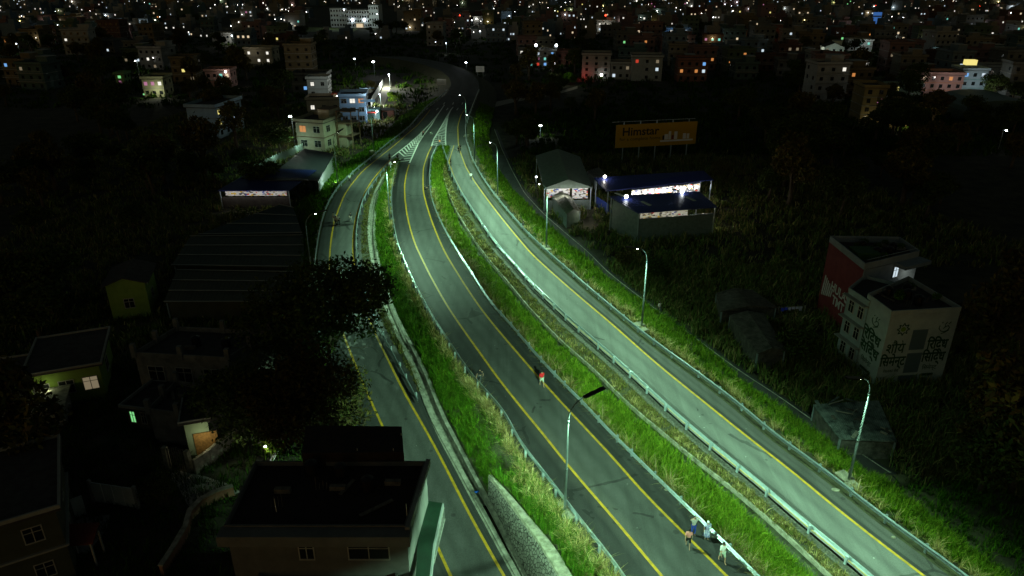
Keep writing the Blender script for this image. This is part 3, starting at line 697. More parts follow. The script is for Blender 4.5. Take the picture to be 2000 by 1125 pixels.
for v, f, c in p[2:3]:
    q_ = v.reshape(-1, 5, 3); yb = q_[:, 0, 1]; xl = np.interp(yb, CUR['Lrl'][0], CUR['Lrl'][1]) - 3; xr = np.interp(yb, CUR['R2'][0], CUR['R2'][1]) + 3
    ok = ~((q_[:, 0, 0] > xl) & (q_[:, 0, 0] < xr) & (yb < YF + 12)); ok &= ~lane_zone(q_[:, 0]); k = ok.sum(); i = np.arange(k)[:, None] * 5
    hw.append((q_[ok].reshape(-1, 3), np.concatenate([i + [0, 1, 2], i + [0, 2, 3], i + [3, 2, 4]], 0), c.reshape(-1, 5, 3)[ok].reshape(-1, 3)))
v, f, c = p[3]; q_ = v.reshape(-1, 5, 3); ok = ~lane_zone(q_[:, 0]); k = ok.sum(); i = np.arange(k)[:, None] * 5
p[3] = (q_[ok].reshape(-1, 3), np.concatenate([i + [0, 1, 2], i + [0, 2, 3], i + [3, 2, 4]], 0), c.reshape(-1, 5, 3)[ok].reshape(-1, 3))
grass('undergrowth', p[:2] + p[3:] + hw)

# trees -------------------------------------------------------------------
M_bark = mat('bark', (0.05, 0.04, 0.025), color2=(0.09, 0.07, 0.05), nscale=5, bump=.6, rough=.95)
LEAFD = np.array([[.03, .055, .012], [.045, .07, .016], [.06, .085, .02], [.035, .05, .015]])
LEAFB = np.array([[.07, .065, .018], [.09, .075, .02], [.05, .06, .015], [.06, .045, .02]])
def crown_mesh(name, blobs, n, size, pal, parent):
    tot = sum(b[3] ** 2 for b in blobs); V = []; c = []
    for (x, y, z, r) in blobs:
        k = int(n * r * r / tot); d = rg.normal(0, 1, (k, 3)); d /= np.linalg.norm(d, axis=1)[:, None]
        rad = r * rg.uniform(.45, 1.08, k) ** .6; lump = 1 + .22 * np.sin(d[:, 0] * 5 + x) * np.sin(d[:, 1] * 6 + y) + .1 * rg.normal(0, 1, k)
        p = np.array([x, y, z]) + d * (rad * lump)[:, None] * np.array([1, 1, .75])
        a = rg.normal(0, 1, (k, 3)); a /= np.linalg.norm(a, axis=1)[:, None]; b = np.cross(a, rg.normal(0, 1, (k, 3))); b /= np.linalg.norm(b, axis=1)[:, None]
        s = size * rg.uniform(.6, 1.4, k)[:, None]
        V.append(np.stack([p - a * s, p + b * s * .45, p + a * s, p - b * s * .45], 1).reshape(-1, 3))
        cc = pal[rg.integers(0, len(pal), k)] * rg.uniform(.6, 1.4, (k, 1)) * rg.uniform(.8, 1.2); c.append(np.repeat(cc, 4, 0))
    V = np.concatenate(V); F = np.arange(len(V)).reshape(-1, 4)
    return mesh_np(name, V, F, np.concatenate(c), M_leaf, parent)
def tree(h, r, n, size, pal, label, group=None, loc=(0, 0, -3.05), name='broadleaf_tree', cat='tree', limbs=7, seed=1, low=.42):
    q = random.Random(seed); root = thing(name, label, cat, loc, 0, group)
    mb = MB(); tr = .035 * h; mb.tube([(0, 0, -.2), (.05, 0, h * .2), (q.uniform(-.3, .3), q.uniform(-.3, .3), h * .5), (q.uniform(-.4, .4), q.uniform(-.4, .4), h * .78)], [tr * 1.3, tr, tr * .7, tr * .25], 8)
    blobs = []
    for i in range(limbs):
        a = 2 * math.pi * i / limbs + q.uniform(-.3, .3); rr = r * q.uniform(.45, .8); zz = h * q.uniform(low + .1, .86)
        s = h * q.uniform(.22, .5)
        mb.tube([(0, 0, s), (math.cos(a) * rr * .5, math.sin(a) * rr * .5, s + (zz - s) * .6), (math.cos(a) * rr, math.sin(a) * rr, zz)], [tr * .5, tr * .32, tr * .1], 6)
        for j in range(3):
            b = a + q.uniform(-.8, .8); mb.tube([(math.cos(a) * rr * .5, math.sin(a) * rr * .5, s + (zz - s) * .6), (math.cos(b) * rr * 1.15, math.sin(b) * rr * 1.15, zz + q.uniform(-.1, .12) * h)], [tr * .2, tr * .05], 5)
        blobs.append((math.cos(a) * rr, math.sin(a) * rr, zz, r * q.uniform(.3, .5)))
    blobs.append((0, 0, h * .85, r * .5)); blobs.append((q.uniform(-1, 1), q.uniform(-1, 1), h * (low + .2), r * .5))
    mb.build('trunk', M_bark, root, True); crown_mesh('crown', blobs, n, size, pal, root)
    return root
def bush(r, h, n, label, loc, pal=LEAFD, group=None, size=.12, name='bush', cat='bush', seed=3):
    q = random.Random(seed); root = thing(name, label, cat, loc, 0, group); mb = MB()
    for i in range(6):
        a = i * 1.05; mb.tube([(0, 0, -.1), (math.cos(a) * r * .4, math.sin(a) * r * .4, h * .6)], [.05, .02], 5)
    mb.build('stem', M_bark, root)
    bl = [(q.uniform(-.6, .6) * r, q.uniform(-.6, .6) * r, h * q.uniform(.35, .8), r * q.uniform(.3, .55)) for _ in range(7)]
    crown_mesh('foliage', bl, n, size, pal, root); return root
def T(px, py, z=-3.05): 
    p = G(px, py, z); return (p.x, p.y, z)
# the big dark tree in front of the ramp
c0 = G(642, 592, 5.0); tree(11.5, 7.6, 15000, .24, LEAFD, 'big dark leafy tree silhouetted against the lit left ramp', loc=(c0.x - .2, c0.y, -3.05), limbs=13, seed=4)
c0 = G(604, 770, 2.5); tree(8.5, 5.9, 12000, .21, LEAFB * .6, 'brownish bushy tree in front of the big dark tree, beside the left ramp', loc=(c0.x, c0.y, -3.05), limbs=11, seed=8, low=.25)
c0 = G(490, 770, 1.5); tree(7, 5.2, 8000, .2, LEAFD, 'wide dark tree between the lit door and the brownish bushy tree', loc=(c0.x, c0.y, -3.05), limbs=9, seed=18, low=.3)
# bare twigs over the ramp belong to a leafless tree behind the brown one
c0 = G(690, 700, 0); root = thing('bare_tree', 'leafless tree reaching thin twigs over the left ramp', 'tree', (c0.x - 3.2, c0.y - .5, -3.05))
mb = MB(); q = random.Random(5); mb.tube([(0, 0, 0), (.3, .2, 2.5), (.8, .4, 4.8)], [.14, .1, .06], 7)
for (s, e, hh) in (((.5, .3, 3.6), (5.2, .6, 4.4), 1), ((.8, .4, 4.8), (4.2, 3.2, 5.0), 1)):
    s = Vector(s); e = Vector(e); p1 = s.lerp(e, .5) + Vector((0, 0, .35)); mb.tube([s, p1, e], [.05, .03, .012], 5)
    for j in range(9):
        t = .35 + .65 * j / 8; b = s.lerp(e, t) + Vector((0, 0, .3 * (1 - t))); d = Vector((q.uniform(.3, 1.4), q.uniform(-1.4, 1.4), q.uniform(-.2, .5)))
        mb.tube([b, b + d * .6 + Vector((0, 0, .1)), b + d], [.018, .013, .006], 4)
mb.build('trunk', M_bark, root, True)
bush(2.6, 3.6, 2600, 'leafy green bush beside the second right-hand street lamp', T(1290, 545), LEAFD, seed=9, size=.13)
bush(2.2, 3.0, 1800, 'dark bush on the field left of the second right-hand lamp head', T(1215, 520), LEAFB, seed=10, size=.13)
bush(1.3, 2.0, 900, 'small bush at the corner of the near blue roofed shed', T(1190, 437), LEAFD, seed=12, size=.12)
bush(2.6, 4.5, 1600, 'pale shrub at the far right end of the long blue roofed shed', T(1405, 350), LEAFB, seed=13, size=.14)
bush(2.8, 3.8, 1600, 'round shrub behind the left end of the blue roofed sheds', T(1205, 332), LEAFD, seed=14, size=.14)
bush(2.2, 3.4, 1200, 'second shrub behind the blue roofed sheds, near their middle', T(1250, 330), LEAFD, seed=15, size=.14)
bush(1.9, 2.9, 1500, 'round clipped dark bush beside the paved bend at lower left', T(322, 985), LEAFD, seed=16, size=.10, name='round_bush')
# greenery caught by the lights near the houses
bush(2.4, 4.5, 1600, 'leafy shrub on the bank right of the lit lane', T(770, 205), GREEN * .8, seed=20, size=.2)
bush(2.6, 4.2, 1600, 'grassy shrub clump on the slope left of the lit lane', T(730, 180), OLIVE, seed=21, size=.2)
bush(3.0, 3.2, 1400, 'shrub at the foot of the pale fence below the blue house', T(640, 338), DGREEN, seed=22, size=.2)
# dark trees scattered through the valley; nothing tells one from another
tA = tree(9, 4.2, 2600, .30, LEAFD, 'x', seed=31); tB = tree(11, 4.0, 2600, .32, LEAFB, 'x', seed=32); tC = tree(7, 3.6, 2200, .28, LEAFD, 'x', seed=33)
tmpl = [snapshot(t) for t in (tA, tB, tC)]
tq = random.Random(99); first = [tA, tB, tC]; tree_spots = []
ZT = ['on the black slope at upper left', 'left of the lit lane', 'in the dark fields at left', 'between the highway and the billboard', 'in the woods below the right-hand town', 'in the dark right of the blue roofed sheds', 'among the upper right houses', 'at the dark lower right edge', 'among the upper left houses', 'at the left edge above the lime green house', 'at the lower left edge', 'in front of the painted white building', 'beside the green gabled shed', 'below the white institute']
zones = [((0, 120), (560, 300), 46), ((560, 70), (660, 140), 8), ((0, 320), (520, 470), 22), ((940, 150), (1180, 250), 14), ((1420, 150), (2000, 330), 60), ((1500, 340), (2000, 430), 14),
         ((1100, 60), (2000, 150), 40), ((1905, 640), (2000, 1000), 9), ((0, 40), (600, 110), 26), ((0, 600), (180, 680), 5), ((20, 900), (110, 990), 3), ((1545, 700), (1600, 745), 1), ((960, 240), (1040, 330), 6), ((700, 60), (900, 100), 14)]
taken = [(1120, 160), (1430, 180), (1490, 178)]
for zi, (a, b, n) in enumerate(zones):
    for _ in range(n):
        x = tq.uniform(a[0], b[0]); y = tq.uniform(a[1], b[1]); p = G(x, y, -3.05); k = tq.randrange(3)
        if -8 < p.x - cx('Lrl', min(p.y, YF)) and p.x < cx('R2', min(p.y, YF)) + 12 and p.y < YF + 10: continue
        tree_spots.append((p.x, p.y))
        if first[k] is not None: o = first[k]; first[k] = None
        else: o = copy_tree(tmpl[k])
        o['label'] = 'dark leafy tree ' + ZT[zi]; o['group'] = 'dark trees ' + ZT[zi]
        s = tq.uniform(.65, 1.15); o.location = p; o.rotation_euler = (0, 0, tq.uniform(0, 6.28)); o.scale = (s, s, s * tq.uniform(.85, 1.15))
# ------------------------------------------------------------------ buildings
def paintm(name, c, rough=.85): return mat(name, c, rough=rough, color2=tuple(min(1, v * 1.25 + .01) for v in c), nscale=.8)
def glow(name, c, s): return mat('glow_' + name, (.1, .1, .1), emit=c, estr=s)
M_glass = mat('dark_glass', (.012, .015, .016), rough=.15, spec=.6)
M_frame = mat('window_frame', (.30, .29, .26), rough=.7)
M_slab = paintm('grey_slab', (.20, .20, .18)); M_roofdark = mat('dark_roof_terrace', (.035, .03, .028), color2=(.06, .055, .05), nscale=1.5, rough=.95)
LIT = {'warm': glow('warm', (1, .78, .50), .75), 'white': glow('white', (1, .96, .85), .95), 'cool': glow('cool', (.75, .9, 1), .8), 'orange': glow('orange', (1, .38, .10), .55),
       'pink': glow('pink', (1, .35, .65), .4), 'blue': glow('blue', (.2, .5, 1), .8), 'green': glow('green', (.3, 1, .35), .7), 'teal': glow('teal', (.25, .9, .75), .7),
       'yellow': glow('yellow', (1, .85, .25), .9), 'red': glow('red', (1, .08, .04), .5), 'dim': glow('dim', (1, .8, .5), .18)}
M_bulb = glow('bulb', (1, .97, .9), 12); M_bulbred = glow('bulb_red', (1, .05, .02), 8); M_bulbcool = glow('bulb_cool', (.8, .9, 1), 14)
meshcache = {}
def window_parts(parent, x, y, z, w, h, face, lit=None, near=False):
    """a window as a part: frame box with pane; face: 'f' front (-y), 'r' (+x), 'l' (-x)"""
    key = (round(w, 2), round(h, 2), lit, near)
    if key not in meshcache:
        fr = MB()
        if near:
            t = .07
            fr.box(-w/2 - t, w/2 + t, -.05, .02, h, h + t); fr.box(-w/2 - t, w/2 + t, -.09, .02, -t, 0)
            fr.box(-w/2 - t, -w/2, -.05, .02, 0, h); fr.box(w/2, w/2 + t, -.05, .02, 0, h); fr.box(-.03, .03, -.045, .02, 0, h)
            fr.box(-w/2, w/2, -.04, .02, h * .66, h * .66 + .05)
            pn = MB(); pn.box(-w/2, w/2, -.02, .03, 0, h)
            fo = fr.build('window', M_frame); po = pn.build('pane', LIT[lit] if lit else M_glass)
            meshcache[key] = (fo.data, po.data); bpy.data.objects.remove(fo); bpy.data.objects.remove(po)
        else:
            fr.box(-w/2, w/2, -.05, .03, 0, h); fo = fr.build('window', LIT[lit] if lit else M_glass)
            meshcache[key] = (fo.data,); bpy.data.objects.remove(fo)
    d = meshcache[key]; o = bpy.data.objects.new('window', d[0]); C.objects.link(o); o.parent = parent; o.location = (x, y, z)
    o.rotation_euler = (0, 0, {'f': 0, 'r': R(90), 'l': R(-90), 'b': R(180)}[face])
    if len(d) > 1: p = bpy.data.objects.new('pane', d[1]); C.objects.link(p); p.parent = o
    return o
def building(label, loc, rz, w, d, h, storeys, wall, slab=M_slab, cat='house', name='house', group=None, cols=3, side='r', lit={}, near=False, stair=True, roof='flat', bands=True, balcony=False, tank=False, para=.8, winw=1.1, winh=1.2, nowin=(), scols=2, roofmat=None):
    """origin at the front left ground corner; front looks along -y"""
    root = thing(name, label, cat, loc, rz, group); sh = h / storeys
    mb = MB(); mb.box(0, w, 0, d, -.3, h); mb.build('wall', wall, root)
    if roof == 'flat':
        mb = MB(); mb.box(-.45, w + .45, -.45, d + .45, h, h + .16)
        if para:
            for (a, b, c, e) in ((-.4, w + .4, -.4, -.25), (-.4, w + .4, d + .25, d + .4), (-.4, -.25, -.25, d + .25), (w + .25, w + .4, -.25, d + .25)): mb.box(a, b, c, e, h + .16, h + .16 + para, 1)
        mb.build('roof', [roofmat or M_roofdark, slab if para < .5 else wall], root)
    elif roof == 'gable':
        mb = MB(); r = h + w * .22; v = [(-.5, -.5, h), (w + .5, -.5, h), (w + .5, d + .5, h), (-.5, d + .5, h), (w/2, -.5, r), (w/2, d + .5, r)]
        mb.add(v + [(a, b, c + .12) for a, b, c in v], [(0, 4, 5, 3), (1, 2, 5, 4), (6, 9, 11, 10), (7, 10, 11, 8), (0, 6, 10, 4), (4, 10, 7, 1), (3, 5, 11, 9), (5, 2, 8, 11), (0, 3, 9, 6), (1, 7, 8, 2)])
        mb.build('roof', roofmat or M_roofdark, root); mb = MB(); mb.add([(0, 0, h), (w, 0, h), (w/2, 0, r - .1)], [(0, 1, 2)]); mb.add([(0, d, h), (w, d, h), (w/2, d, r - .1)], [(0, 2, 1)]); mb.build('gable', wall, root)
    if bands:
        mb = MB()
        for s in range(1, storeys): mb.box(-.18, w + .18, -.18 - (.9 if balcony else 0), d + .18, s * sh - .09, s * sh + .06)
        mb.build('floor_slab', slab, root)
    if balcony:
        for s in range(1, storeys):
            mb = MB(); z = s * sh + .06
            mb.box(-.1, w + .1, -1.03, -.98, z + .85, z + .92)
            for i in range(int(w / .5) + 1): mb.box(i * .5 - .02, i * .5 + .02, -1.02, -.98, z, z + .85)
            mb.build('railing', M_frame, root)
    if stair:
        mb = MB(); mb.box(w * .55, w * .95, d * .45, d * .95, h + .16, h + 2.5); mb.box(w * .52, w * .98, d * .42, d * .98, h + 2.5, h + 2.64, 1); mb.build('stair_room', [wall, slab], root)
    if tank:
        mb = MB(); mb.tube([(w * .25, d * .7, h + .16), (w * .25, d * .7, h + 1.3), (w * .25, d * .7, h + 1.5)], [.55, .55, .2], 10); mb.build('water_tank', M_black, root)
    for s in range(storeys):
        zz = s * sh + sh * .32; hh = min(winh, sh * .5)
        for c in range(cols):
            k = ('f', s, c)
            if k in nowin: continue
            window_parts(root, w * (c + .5) / cols, 0, zz, min(winw, w / cols * .6), hh, 'f', lit.get(k), near)
        for c in range(scols):
            k = (side, s, c)
            if k in nowin: continue
            window_parts(root, w if side == 'r' else 0, d * (c + .5) / scols, zz, min(winw, d / scols * .6), hh, side, lit.get(k), near)
    return root
def depth(p): return p.y * math.cos(PITCH) + (CAM_H - p.z) * math.sin(PITCH)
def px_house(xl, yb, xr, yt, d, rz, label, wall, storeys, **kw):
    p = G(xl, yb, -3.05); w = (xr - xl) * depth(p) / FPX / max(.5, math.cos(rz)); h = AtY(xl, yt, p.y).z + 3.05
    return building(label, p, rz, w, d, h, storeys, wall, **kw)
def point_light(parent, loc, power, color=(1, .9, .75), r=.15):  # serves bulbs, and bulbless fill lights added to brighten walls and goods
    ld = bpy.data.lights.new('bulb_or_fill_light', 'POINT'); ld.energy = power; ld.color = color; ld.shadow_soft_size = r
    o = bpy.data.objects.new('bulb_or_fill_light', ld); C.objects.link(o); o.parent = parent; o.location = loc; return o
def bulb(parent, loc, r=.25, m=None, power=0, color=(1, .92, .8), name='bulb'):
    mb = MB(); mb.ball((0, 0, 0), r, n=8, m=5); o = mb.build(name, m or M_bulb, parent, True, loc)
    if power: point_light(parent, (loc[0], loc[1] - .35, loc[2] - .1), power, color)
    return o
def text_mesh(body, size, m, parent, loc, rot, name='lettering', ext=.01, sx=1.0, align='CENTER', shear=0, bold=0):
    c = bpy.data.curves.new(name, 'FONT'); c.body = body; c.size = size; c.extrude = ext; c.align_x = align; c.shear = shear; c.offset = bold
    c.resolution_u = 2
    o = bpy.data.objects.new(name + '_tmp', c); C.objects.link(o)
    me = bpy.data.meshes.new_from_object(o.evaluated_get(bpy.context.evaluated_depsgraph_get())); bpy.data.objects.remove(o)
    me.materials.clear(); me.materials.append(m); q = bpy.data.objects.new(name, me); C.objects.link(q); q.parent = parent; q.location = loc; q.rotation_euler = rot; q.scale = (sx, 1, 1)
    return q
CREAM = paintm('cream_wall', (.27, .25, .18)); GREYW = paintm('grey_wall', (.18, .19, .18)); WHITEW = paintm('white_wall', (.40, .42, .41)); BLUEW = paintm('blue_wall', (.17, .29, .42)); PINKW = paintm('pink_wall', (.30, .17, .15))
YELW = paintm('ochre_wall', (.17, .135, .06)); GREENW = paintm('green_wall', (.20, .34, .14)); REDW = paintm('red_wall', (.11, .009, .008)); BRICK = paintm('brick_wall', (.14, .06, .04)); LIMEW = paintm('lime_wall', (.13, .20, .03)); TEALW = paintm('teal_wall', (.16, .32, .30))

# --- white institute far behind the highway bend
p0 = G(646, 54, -3.05); sc_ = depth(p0) / FPX
inst = thing('institute', 'large white four-storey institute block with floodlit entrance behind the green lawn', 'institute', p0)
def wing(x0, x1, y0, y1, h, cols, lift=0):
    mb = MB(); mb.box(x0, x1, y0, y1, -.5, h); mb.build('wall', WHITEW, inst)
    mb = MB(); mb.box(x0 - .3, x1 + .3, y0 - .3, y1 + .3, h + .003, h + .35); mb.build('roof', M_slab, inst)
    for s in range(4):
        for c in range(cols): window_parts(inst, x0 + (x1 - x0) * (c + .5) / cols, y0, h * (s + .32) / 4, min(1.7, (x1 - x0) / cols * .55), 1.5, 'f')
wing(0, 33 * sc_, 2, 16, 13.5, 6); wing(33.3 * sc_, 78 * sc_, -2, 14, 12.5, 9); wing(78.3 * sc_, 97 * sc_, -4, 14, 16, 4)
mb = MB(); mb.box(50 * sc_, 67 * sc_, -6, -2.05, 3.4, 3.8); mb.box(50 * sc_, 50.8 * sc_, -6, -5.6, 0, 3.4); mb.box(66 * sc_, 66.8 * sc_, -6, -5.6, 0, 3.4); mb.build('porch', CREAM, inst)
mb = MB(); mb.box(51.5 * sc_, 65.5 * sc_, -2.2, -2.06, .3, 3.0); mb.build('lit_entrance', LIT['warm'], inst)
for x in (45, 68): bulb(inst, (x * sc_, -2.8, 5.6), .9, M_bulbcool, 4500, (.95, 1, .85))
bulb(inst, (28 * sc_, 1.5, 12.8), .4, M_bulbcool)
point_light(inst, (88 * sc_, -16, 9), 2500, (.8, 1, .95)); point_light(inst, (12 * sc_, -14, 9), 900, (.8, 1, .95))
lawn = MB(); a, b, c, d = G(560, 62, -3.0), G(690, 62, -3.0), G(700, 56, -3.0), G(575, 52, -3.0); lawn.add([a, b, c, d], [(0, 1, 2, 3)]); tag(lawn.build('lawn', mat('lawn_grass', (.07, .10, .02), color2=(.12, .15, .05), nscale=.2)), kind='structure')

# --- individually placed houses of the middle distance; bulbless fill lights added before their walls
def H(*a, **k): return px_house(*a, **k)
o = H(480, 125, 535, 96, 9, R(-4), 'beige two-storey house with pairs of bright white windows, left of the highway bend', CREAM, 2, cols=3, lit={('f', 1, 0): 'white', ('f', 1, 2): 'white', ('f', 0, 1): 'white', ('f', 0, 2): 'white'}, stair=False); point_light(o, (4, -4, 6), 120)
o = H(603, 192, 642, 155, 6, R(3), 'plain white house with one glowing window above the red roofed terrace', WHITEW, 2, cols=2, lit={('f', 1, 0): 'white'}, nowin=(('f', 0, 1),), stair=False, near=True); point_light(o, (5, -6, 6), 90, (.7, .9, .9))
o = H(601, 222, 666, 196, 7, R(5), 'cream house with a lit terrace under a red roof, left of the blue house', CREAM, 1, cols=3, lit={('f', 0, 0): 'white'}, stair=False, near=True)
mb = MB(); mb.box(7.6, 11, .8, 4.2, 5.6, 5.9); mb.box(7.8, 10.8, 3.8, 4.0, 3.6, 5.6, 1); mb.build('red_roof_room', [mat('red_sheet', (.45, .10, .06)), CREAM], o)
bulb(o, (9.2, 1.2, 5.0), .15, M_bulb, 160); 
mb = MB(); mb.box(7.6, 10.2, -.3, .3, 4.3, 4.8); mb.build('terrace_wall', WHITEW, o)
o = H(667, 241, 716, 190, 8, R(6), 'three-storey light blue house with a brightly lit top terrace', BLUEW, 3, cols=3, lit={('f', 2, 2): 'orange', ('f', 2, 1): 'white'}, near=True, stair=False, slab=BLUEW, winw=1.5)
point_light(o, (7.8, -1.6, 9), 260, (1, .95, .85)); point_light(o, (9.5, -2.5, 3.6), 420, (.8, .95, 1)); point_light(o, (3, -5, 7), 160, (.7, .85, 1))
mb = MB(); mb.box(6.0, 10.2, -1.3, 0, 9.9, 10.05); mb.box(6, 10.2, -1.35, -1.25, 6.2, 6.9); mb.build('balcony', BLUEW, o)
# shop awning with its bright bulb under the blue house
p = G(728, 236, -3.05); o = thing('shop_awning', 'small shop awning glowing red beneath a bright bulb, right of the blue house', 'awning', p)
mb = MB(); mb.box(-2.4, 1.4, -1.4, 1.0, 2.5, 2.62); mb.build('canopy', mat('red_tarp', (.5, .06, .04)), o); mb = MB(); mb.box(-2.6, 2.0, 1.2, 4.2, 0, 3.3); mb.build('shop_wall', TEALW, o)
for xx in (-2.3, 1.3): 
    mb = MB(); mb.box(xx - .05, xx + .05, -1.35, -1.25, 0, 2.5); mb.build('post', M_frame, o)
bulb(o, (1.7, -1.3, 3.0), .30, M_bulbcool, 700, (.95, .95, 1))
o = thing('brick_shed', 'low orange brick shed with an open doorway beside the glowing awning', 'shed', G(738, 232, -3.05), R(5)); mb = MB(); mb.box(0, 4.8, 0, 3.5, 0, 2.4); mb.box(-.2, 5, -.2, 3.7, 2.4, 2.55, 1); mb.build('wall', [BRICK, M_roofdark], o); mb = MB(); mb.box(1.6, 2.9, -.03, .02, 0, 2.0); mb.build('doorway', M_glass, o)
# the large unfinished concrete house with its balcony frames
o = H(583, 293, 640, 238, 9, R(-16), 'large cream concrete house with brown bands and an empty roof terrace, left of the ramp', CREAM, 2, cols=2, scols=2, lit={('f', 1, 0): 'orange', ('r', 0, 1): 'cool'}, near=True, stair=True, slab=mat('brown_band', (.16, .11, .07)), para=.7, winw=1.7, winh=1.5)
wd = .0
mb = MB()
for zz in (0, 3.2, 6.0):
    mb.box(8.2, 12.4, 5.2, 9.6, zz + 2.9, zz + 3.05)
for (xx, yy) in ((8.3, 5.3), (12.2, 5.3), (12.2, 9.4)): mb.box(xx, xx + .2, yy, yy + .2, 0, 9.0)
mb.build('balcony_frame', mat('brown_band', (.16, .11, .07)), o); point_light(o, (14, 1, 4), 90, (.9, .95, .8)); point_light(o, (4, -6, 6), 60, (1, .9, .7))
mb = MB(); mb.box(6.5, 10.5, 5.7, 9.2, 0, 6.0); mb.build('side_wing', CREAM, o)
# grey blue house left
o = H(374, 270, 432, 210, 14, R(-8), 'dark blue-grey house with a blank side wall and small yellow windows, at the left', paintm('slate_wall', (.17, .24, .28)), 3, cols=1, scols=4, nowin=(('f', 0, 0), ('f', 1, 0), ('f', 2, 0)), lit={('r', 2, 0): 'yellow', ('r', 1, 0): 'yellow', ('r', 1, 2): 'cool', ('r', 0, 2): 'green'}, stair=False); point_light(o, (5, -8, 5), 60, (.6, .8, 1))
o = H(283, 190, 322, 155, 9, R(5), 'small olive house with pink and white windows among the trees, far left', paintm('olive_wall', (.28, .28, .16)), 2, cols=3, lit={('f', 1, 0): 'pink', ('f', 1, 1): 'pink', ('f', 1, 2): 'white'}, stair=False); point_light(o, (5, -3, 2.4), 420, (.95, 1, .75)); bulb(o, (.3, -1.2, 1.2), .3, LIT['green'])
o = H(228, 166, 245, 146, 5, 0, 'tiny house with a green and pink glowing porch, far left', GREENW, 2, cols=1, lit={('f', 1, 0): 'green', ('f', 0, 0): 'pink'}, stair=False, bands=False)
o = H(405, 172, 452, 140, 8, R(4), 'house with a pink-lit balcony and bare lamp above black treetops, left', PINKW, 2, cols=4, lit={('f', 1, 3): 'warm', ('f', 1, 2): 'teal', ('f', 0, 3): 'orange', ('f', 0, 2): 'white'}, stair=False, balcony=True); bulb(o, (8, -1.3, 6.0), .4, M_bulb, 350)
# right cluster
o = H(1030, 131, 1085, 100, 9, R(-3), 'three-storey house with two bright roof lamps and coloured windows, right of the bend', GREYW, 3, cols=4, lit={('f', 2, 1): 'cool', ('f', 2, 3): 'blue', ('f', 1, 0): 'warm', ('f', 1, 1): 'pink', ('f', 1, 2): 'teal', ('f', 0, 0): 'teal', ('f', 0, 2): 'blue', ('f', 0, 1): 'red'}, balcony=True, stair=False)
bulb(o, (3.8, -1.0, 9.6), .6, M_bulbcool, 450); bulb(o, (13, -1.0, 9.6), .6, M_bulbcool, 450); bulb(o, (12.5, -1.2, 1.8), .4, M_bulb, 90)
o = H(1085, 128, 1130, 103, 9, R(-3), 'dim house with one amber window, beside the house with two roof lamps', BRICK, 2, cols=3, lit={('f', 1, 2): 'orange'}, stair=False)
o = H(1136, 153, 1190, 108, 10, R(-6), 'pale four-storey house above the red-lit yard at the end of the dirt lane', GREYW, 4, cols=3, scols=3, side='l', stair=False); bulb(o, (8, -1.2, 1.6), .5, M_bulb, 300); point_light(o, (1, -3, 1.0), 220, (1, .1, .08))
o = H(1192, 155, 1230, 125, 9, R(-6), 'low grey house with a cool-lit window right of the red-lit yard', GREYW, 2, cols=3, lit={('f', 0, 0): 'cool', ('f', 1, 2): 'dim'}, stair=False)
o = H(1232, 158, 1290, 112, 10, R(-6), 'grey house with a blank gable wall and one red window', GREYW, 3, cols=3, lit={('f', 2, 0): 'red', ('f', 1, 2): 'cool', ('f', 2, 2): 'dim'}, stair=False, nowin=(('f', 0, 0), ('f', 1, 0))); 
o = H(1322, 160, 1378, 118, 9, R(-4), 'dark house with a row of amber windows and one violet window', BRICK, 3, cols=4, lit={('f', 1, 0): 'orange', ('f', 1, 2): 'orange', ('f', 1, 3): 'cool', ('f', 2, 3): 'blue'}, stair=False)
o = H(1288, 80, 1345, 57, 9, R(-4), 'blue-lit house with small bright windows in the upper right town', BLUEW, 3, cols=4, lit={('f', 2, 1): 'white', ('f', 1, 3): 'blue', ('f', 2, 3): 'cool'}); point_light(o, (9, -5, 4), 500, (.5, .7, 1))
o = H(1165, 62, 1200, 42, 9, R(-4), 'white house under a red roof light in the upper middle', WHITEW, 2, cols=3, lit={('f', 1, 0): 'white', ('f', 0, 1): 'white', ('f', 0, 0): 'cool'}, stair=True); bulb(o, (6, 1, 11), .6, M_bulbred); point_light(o, (6, -4, 3), 500)
o = H(1604, 130, 1640, 92, 8, R(-10), 'pale green three-storey house with a pointed gable, facing the bright lamp', paintm('pale_green', (.42, .48, .42)), 3, cols=3, lit={('f', 1, 0): 'dim', ('f', 2, 0): 'dim'}, roof='gable'); point_light(o, (4, -8, 7), 500, (.85, 1, .95))
o = H(1655, 100, 1698, 80, 9, R(-10), 'pale house with a teal window behind the pointed gable house', WHITEW, 2, cols=3, lit={('f', 1, 2): 'teal', ('f', 1, 1): 'teal'}, stair=False); point_light(o, (8, -6, 6), 500, (.9, 1, .95))
o = H(1790, 190, 1868, 146, 10, R(-7), 'long salmon-pink terrace house with amber windows, right side', PINKW, 3, cols=5, lit={('f', 2, 0): 'warm', ('f', 2, 3): 'orange'}, stair=False, slab=paintm('rust_band', (.35, .14, .06))); point_light(o, (8, -8, 6), 350, (1, .9, .85))
o = H(1870, 188, 1915, 138, 9, R(-7), 'blue-grey three-storey house with a glowing glass stair room', paintm('greyblue_wall', (.28, .36, .40)), 3, cols=3, lit={('f', 2, 0): 'blue', ('f', 2, 2): 'cool'}, stair=False, slab=TEALW); mb = MB(); mb.box(.5, 4, .5, 3, 10.5, 12.2); mb.build('glass_room', LIT['yellow'], o); point_light(o, (5, -7, 5), 350, (.85, 1, 1))
o = H(1918, 176, 1985, 132, 9, R(-7), 'brown-grey house with dark windows at the right edge', GREYW, 3, cols=4, stair=False); point_light(o, (6, -8, 6), 160)
o = H(1677, 240, 1718, 172, 9, R(-5), 'tall ochre house with three small violet windows, beside the dark field', YELW, 4, cols=2, lit={('f', 2, 1): 'pink'}, stair=False); point_light(o, (3, -4, 1.5), 120, (1, .9, .5))
